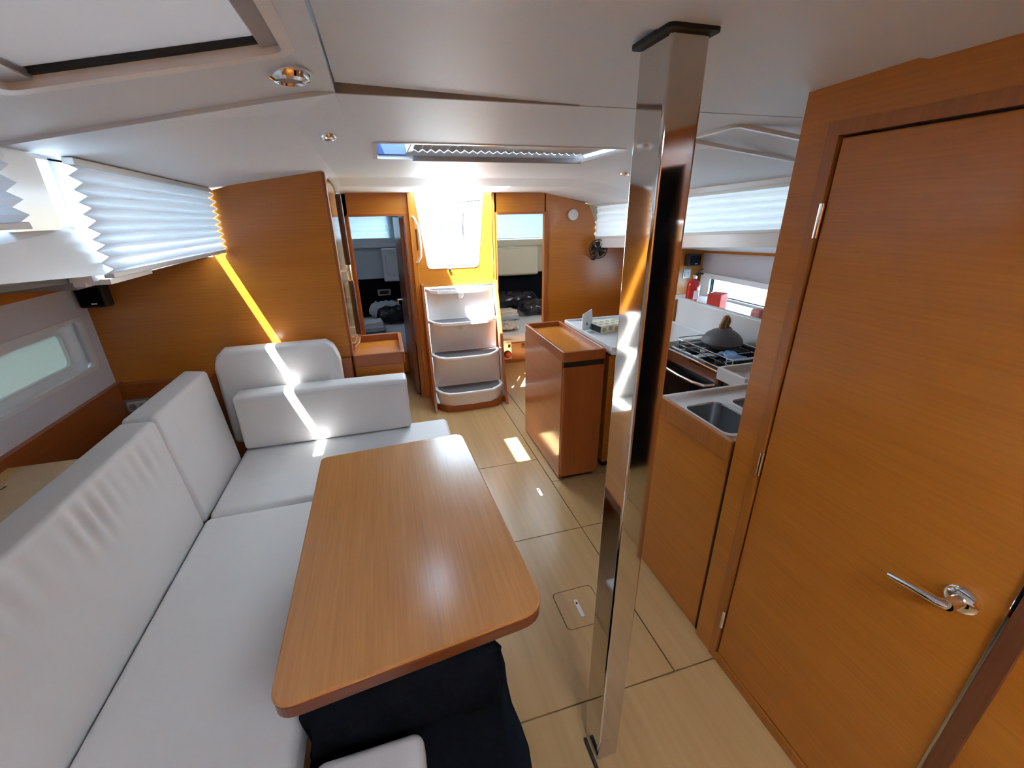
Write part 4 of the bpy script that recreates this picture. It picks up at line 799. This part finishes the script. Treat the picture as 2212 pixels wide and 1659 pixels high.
for bx, by in ((1.72, 1.80), (1.72, 2.05), (1.86, 1.80), (1.86, 2.04)):
    bm = NB(); lathe(bm, [(0.042, 0), (0.042, 0.010), (0.030, 0.018), (0.001, 0.020)], (bx, by, 0.884), n=20); emit('burner', bm, 'black', t, smooth=True)
boxpart('rating_label', 'white', t, SX0-.006, SX0-.004, 2.115, 2.14, 0.70, 0.76)
# domed grey lid with wooden handle on the stove
dx, dy, dz = 1.845, 1.965, 0.924
t = thing('domed_pot', 'grey domed pot with twisted wooden handle on the stove', 'pot', (dx, dy, dz))
bm = NB(); lathe(bm, [(0.070, 0), (0.098, 0.012), (0.113, 0.032), (0.108, 0.052), (0.088, 0.078), (0.058, 0.098), (0.030, 0.110), (0.001, 0.113)], (dx, dy, dz), n=32); emit('dome', bm, 'stone', t, smooth=True)
bm = NB(); tube(bm, [(dx-.012, dy, dz+.095), (dx-.014, dy+.004, dz+.125), (dx-.004, dy, dz+.15), (dx+.004, dy, dz+.172), (dx+.016, dy, dz+.178)], [0.019, 0.017, 0.018, 0.017, 0.011], 10); emit('handle', bm, 'knob', t, smooth=True)
bm = NB(); tube(bm, [(dx+.024, dy, dz+.172), (dx+.026, dy-.004, dz+.15), (dx+.02, dy, dz+.12), (dx+.045, dy, dz+.098)], [0.008, 0.010, 0.010, 0.014], 8); emit('handle_branch', bm, 'knob', t, smooth=True)
bm = NB(); soft(bm, sbox(1.71, 1.79, 1.72, 1.84, 0.930, 0.940), 0.005, (0, 0, .2), 10, lambda a, b, c: (0.008*math.sin(4*b), 0.006*math.sin(5*a), 0.008*math.sin(6*a+4*b))); emit('dish_cloth', bm, 'blue', smooth=True, label='pale blue cloth lying on the stove pan supports', cat='cloth')
# behind the splash board
ex, ey, ez = 2.375, 2.93, 0.951
t = thing('fire_extinguisher', 'red fire extinguisher standing behind the splash board', 'extinguisher', (ex, ey, ez))
bm = NB(); lathe(bm, [(0.045, 0), (0.05, 0.006), (0.05, 0.15), (0.043, 0.18), (0.022, 0.198), (0.018, 0.21)], (ex, ey, ez), n=24); emit('cylinder', bm, 'red', t, smooth=True)
bm = NB(); lathe(bm, [(0.017, 0.205), (0.019, 0.225), (0.012, 0.235)], (ex, ey, ez), n=14); emit('valve', bm, 'chrome', t)
bm = NB(); tube(bm, [(ex, ey, ez+.225), (ex+.03, ey-.02, ez+.25), (ex+.05, ey-.035, ez+.245)], 0.007, 8); tube(bm, [(ex, ey, ez+.232), (ex+.025, ey-.015, ez+.27), (ex+.045, ey-.03, ez+.285)], 0.006, 8); emit('trigger', bm, 'black', t, smooth=True)
boxpart('label_print', 'paper', t, ex-.028, ex+.015, ey-.0515, ey-.047, ez+0.05, ez+0.12)
bm = NB(); box(bm, 2.36, 2.50, 2.66, 2.76, 0.951, 1.075); bmesh.ops.rotate(bm, verts=bm.verts, cent=(2.43, 2.71, 1), matrix=Matrix.Rotation(0.5, 3, 'Z'))
emit('red_carton', bm, 'redcard', bev=0.004, label='red carton leaning beside the fire extinguisher', cat='carton')
bm = NB(); soft(bm, sbox(2.10, 2.17, 1.98, 2.06, 0.951, 1.115), 0.02, n=5); emit('pink_pouch', bm, plain('pink_plastic', (0.75, 0.25, 0.2), 0.4), smooth=True, label='small pink pouch peeking over the splash board near door wall', cat='pouch')
# on the counter
t = thing('tissue_box', 'cream and gold patterned tissue box on the counter', 'tissue box', (1.43, 2.62, CZ))
bx = [(1.352, 2.520), (1.56, 2.555), (1.53, 2.70), (1.33, 2.665)]
bm = NB(); prism(bm, bx, 'z', CZ-.005, CZ+.048); tb = emit('carton', bm, 'cream', t, bev=0.002)
bm = NB(); hexa(bm, [(1.3505, 2.5205, CZ+.001), (1.352, 2.522, CZ+.001), (1.330, 2.664, CZ+.001), (1.3275, 2.664, CZ+.001), (1.3505, 2.5205, CZ+.043), (1.352, 2.522, CZ+.043), (1.330, 2.664, CZ+.043), (1.3275, 2.664, CZ+.043)]); emit('dark_end', bm, 'black', t)
for k in range(4):
    f = (k+.5)/4; px, py = 1.352+.208*f, 2.52+.035*f
    bm = NB(); lathe(bm, [(0.016, 0), (0.016, 0.0012)], (px, py-.0006, CZ+.02+.006*(k % 2)), (0.166, -0.986, 0), 14); emit('print_dot', bm, 'gold', tb)
for k in range(8):
    u, v = (k % 4+.5)/4, 0.3+0.4*(k//4); a = Vector((*bx[0], 0)).lerp(Vector((*bx[1], 0)), u); b = Vector((*bx[3], 0)).lerp(Vector((*bx[2], 0)), u); p = a.lerp(b, v)
    bm = NB(); lathe(bm, [(0.014, 0), (0.014, 0.001)], (p.x, p.y, CZ+.048), n=12); emit('print_dot', bm, 'gold', tb)
t = thing('snack_packet', 'blue and white foil packet leaning beside the tissue box', 'packet', (1.30, 2.62, CZ))
bm = NB(); soft(bm, [(1.255, 2.60, CZ+.004), (1.345, 2.625, CZ+.004), (1.34, 2.645, CZ+.004), (1.25, 2.62, CZ+.004), (1.278, 2.65, CZ+.105), (1.358, 2.675, CZ+.135), (1.355, 2.683, CZ+.135), (1.275, 2.658, CZ+.105)], 0.004, (0, 0.5, 0), 8); emit('pouch', bm, 'paper', t, smooth=True)
for (x, z, r) in ((1.322, 0.07, 0.018), (1.30, 0.045, 0.011), (1.334, 0.04, 0.013), (1.340, 0.10, 0.013), (1.328, 0.016, 0.012)):
    y = 2.60+(x-1.255)*0.31+z*0.42
    bm = NB(); lathe(bm, [(r, 0), (r, 0.002)], (x, y-.006, CZ+z), (0.28, -0.9, 0.35), 12); emit('print_patch', bm, 'teal', t)
lump('white_pouch', 'small white pouch on the counter beside the mast post', 'pouch', 1.70, 2.80, CZ+.012, 0.035, 0.03, 0.10, 'paper', 9)

# sky portals at the real openings
portal('portal_companionway', (0.61, 3.63, 1.99), (0, 0, -1), 0.68, 0.63)
portal('portal_doorway', (0.60, 3.99, 1.53), (0, -1, 0), 0.60, 0.64)
portal('portal_left_windows', (-0.90, 1.45, 1.70), (1, 0, 0), 2.5, 0.36)
portal('portal_right_windows', (2.13, 2.5, 1.64), (-1, 0, 0), 3.0, 0.36)
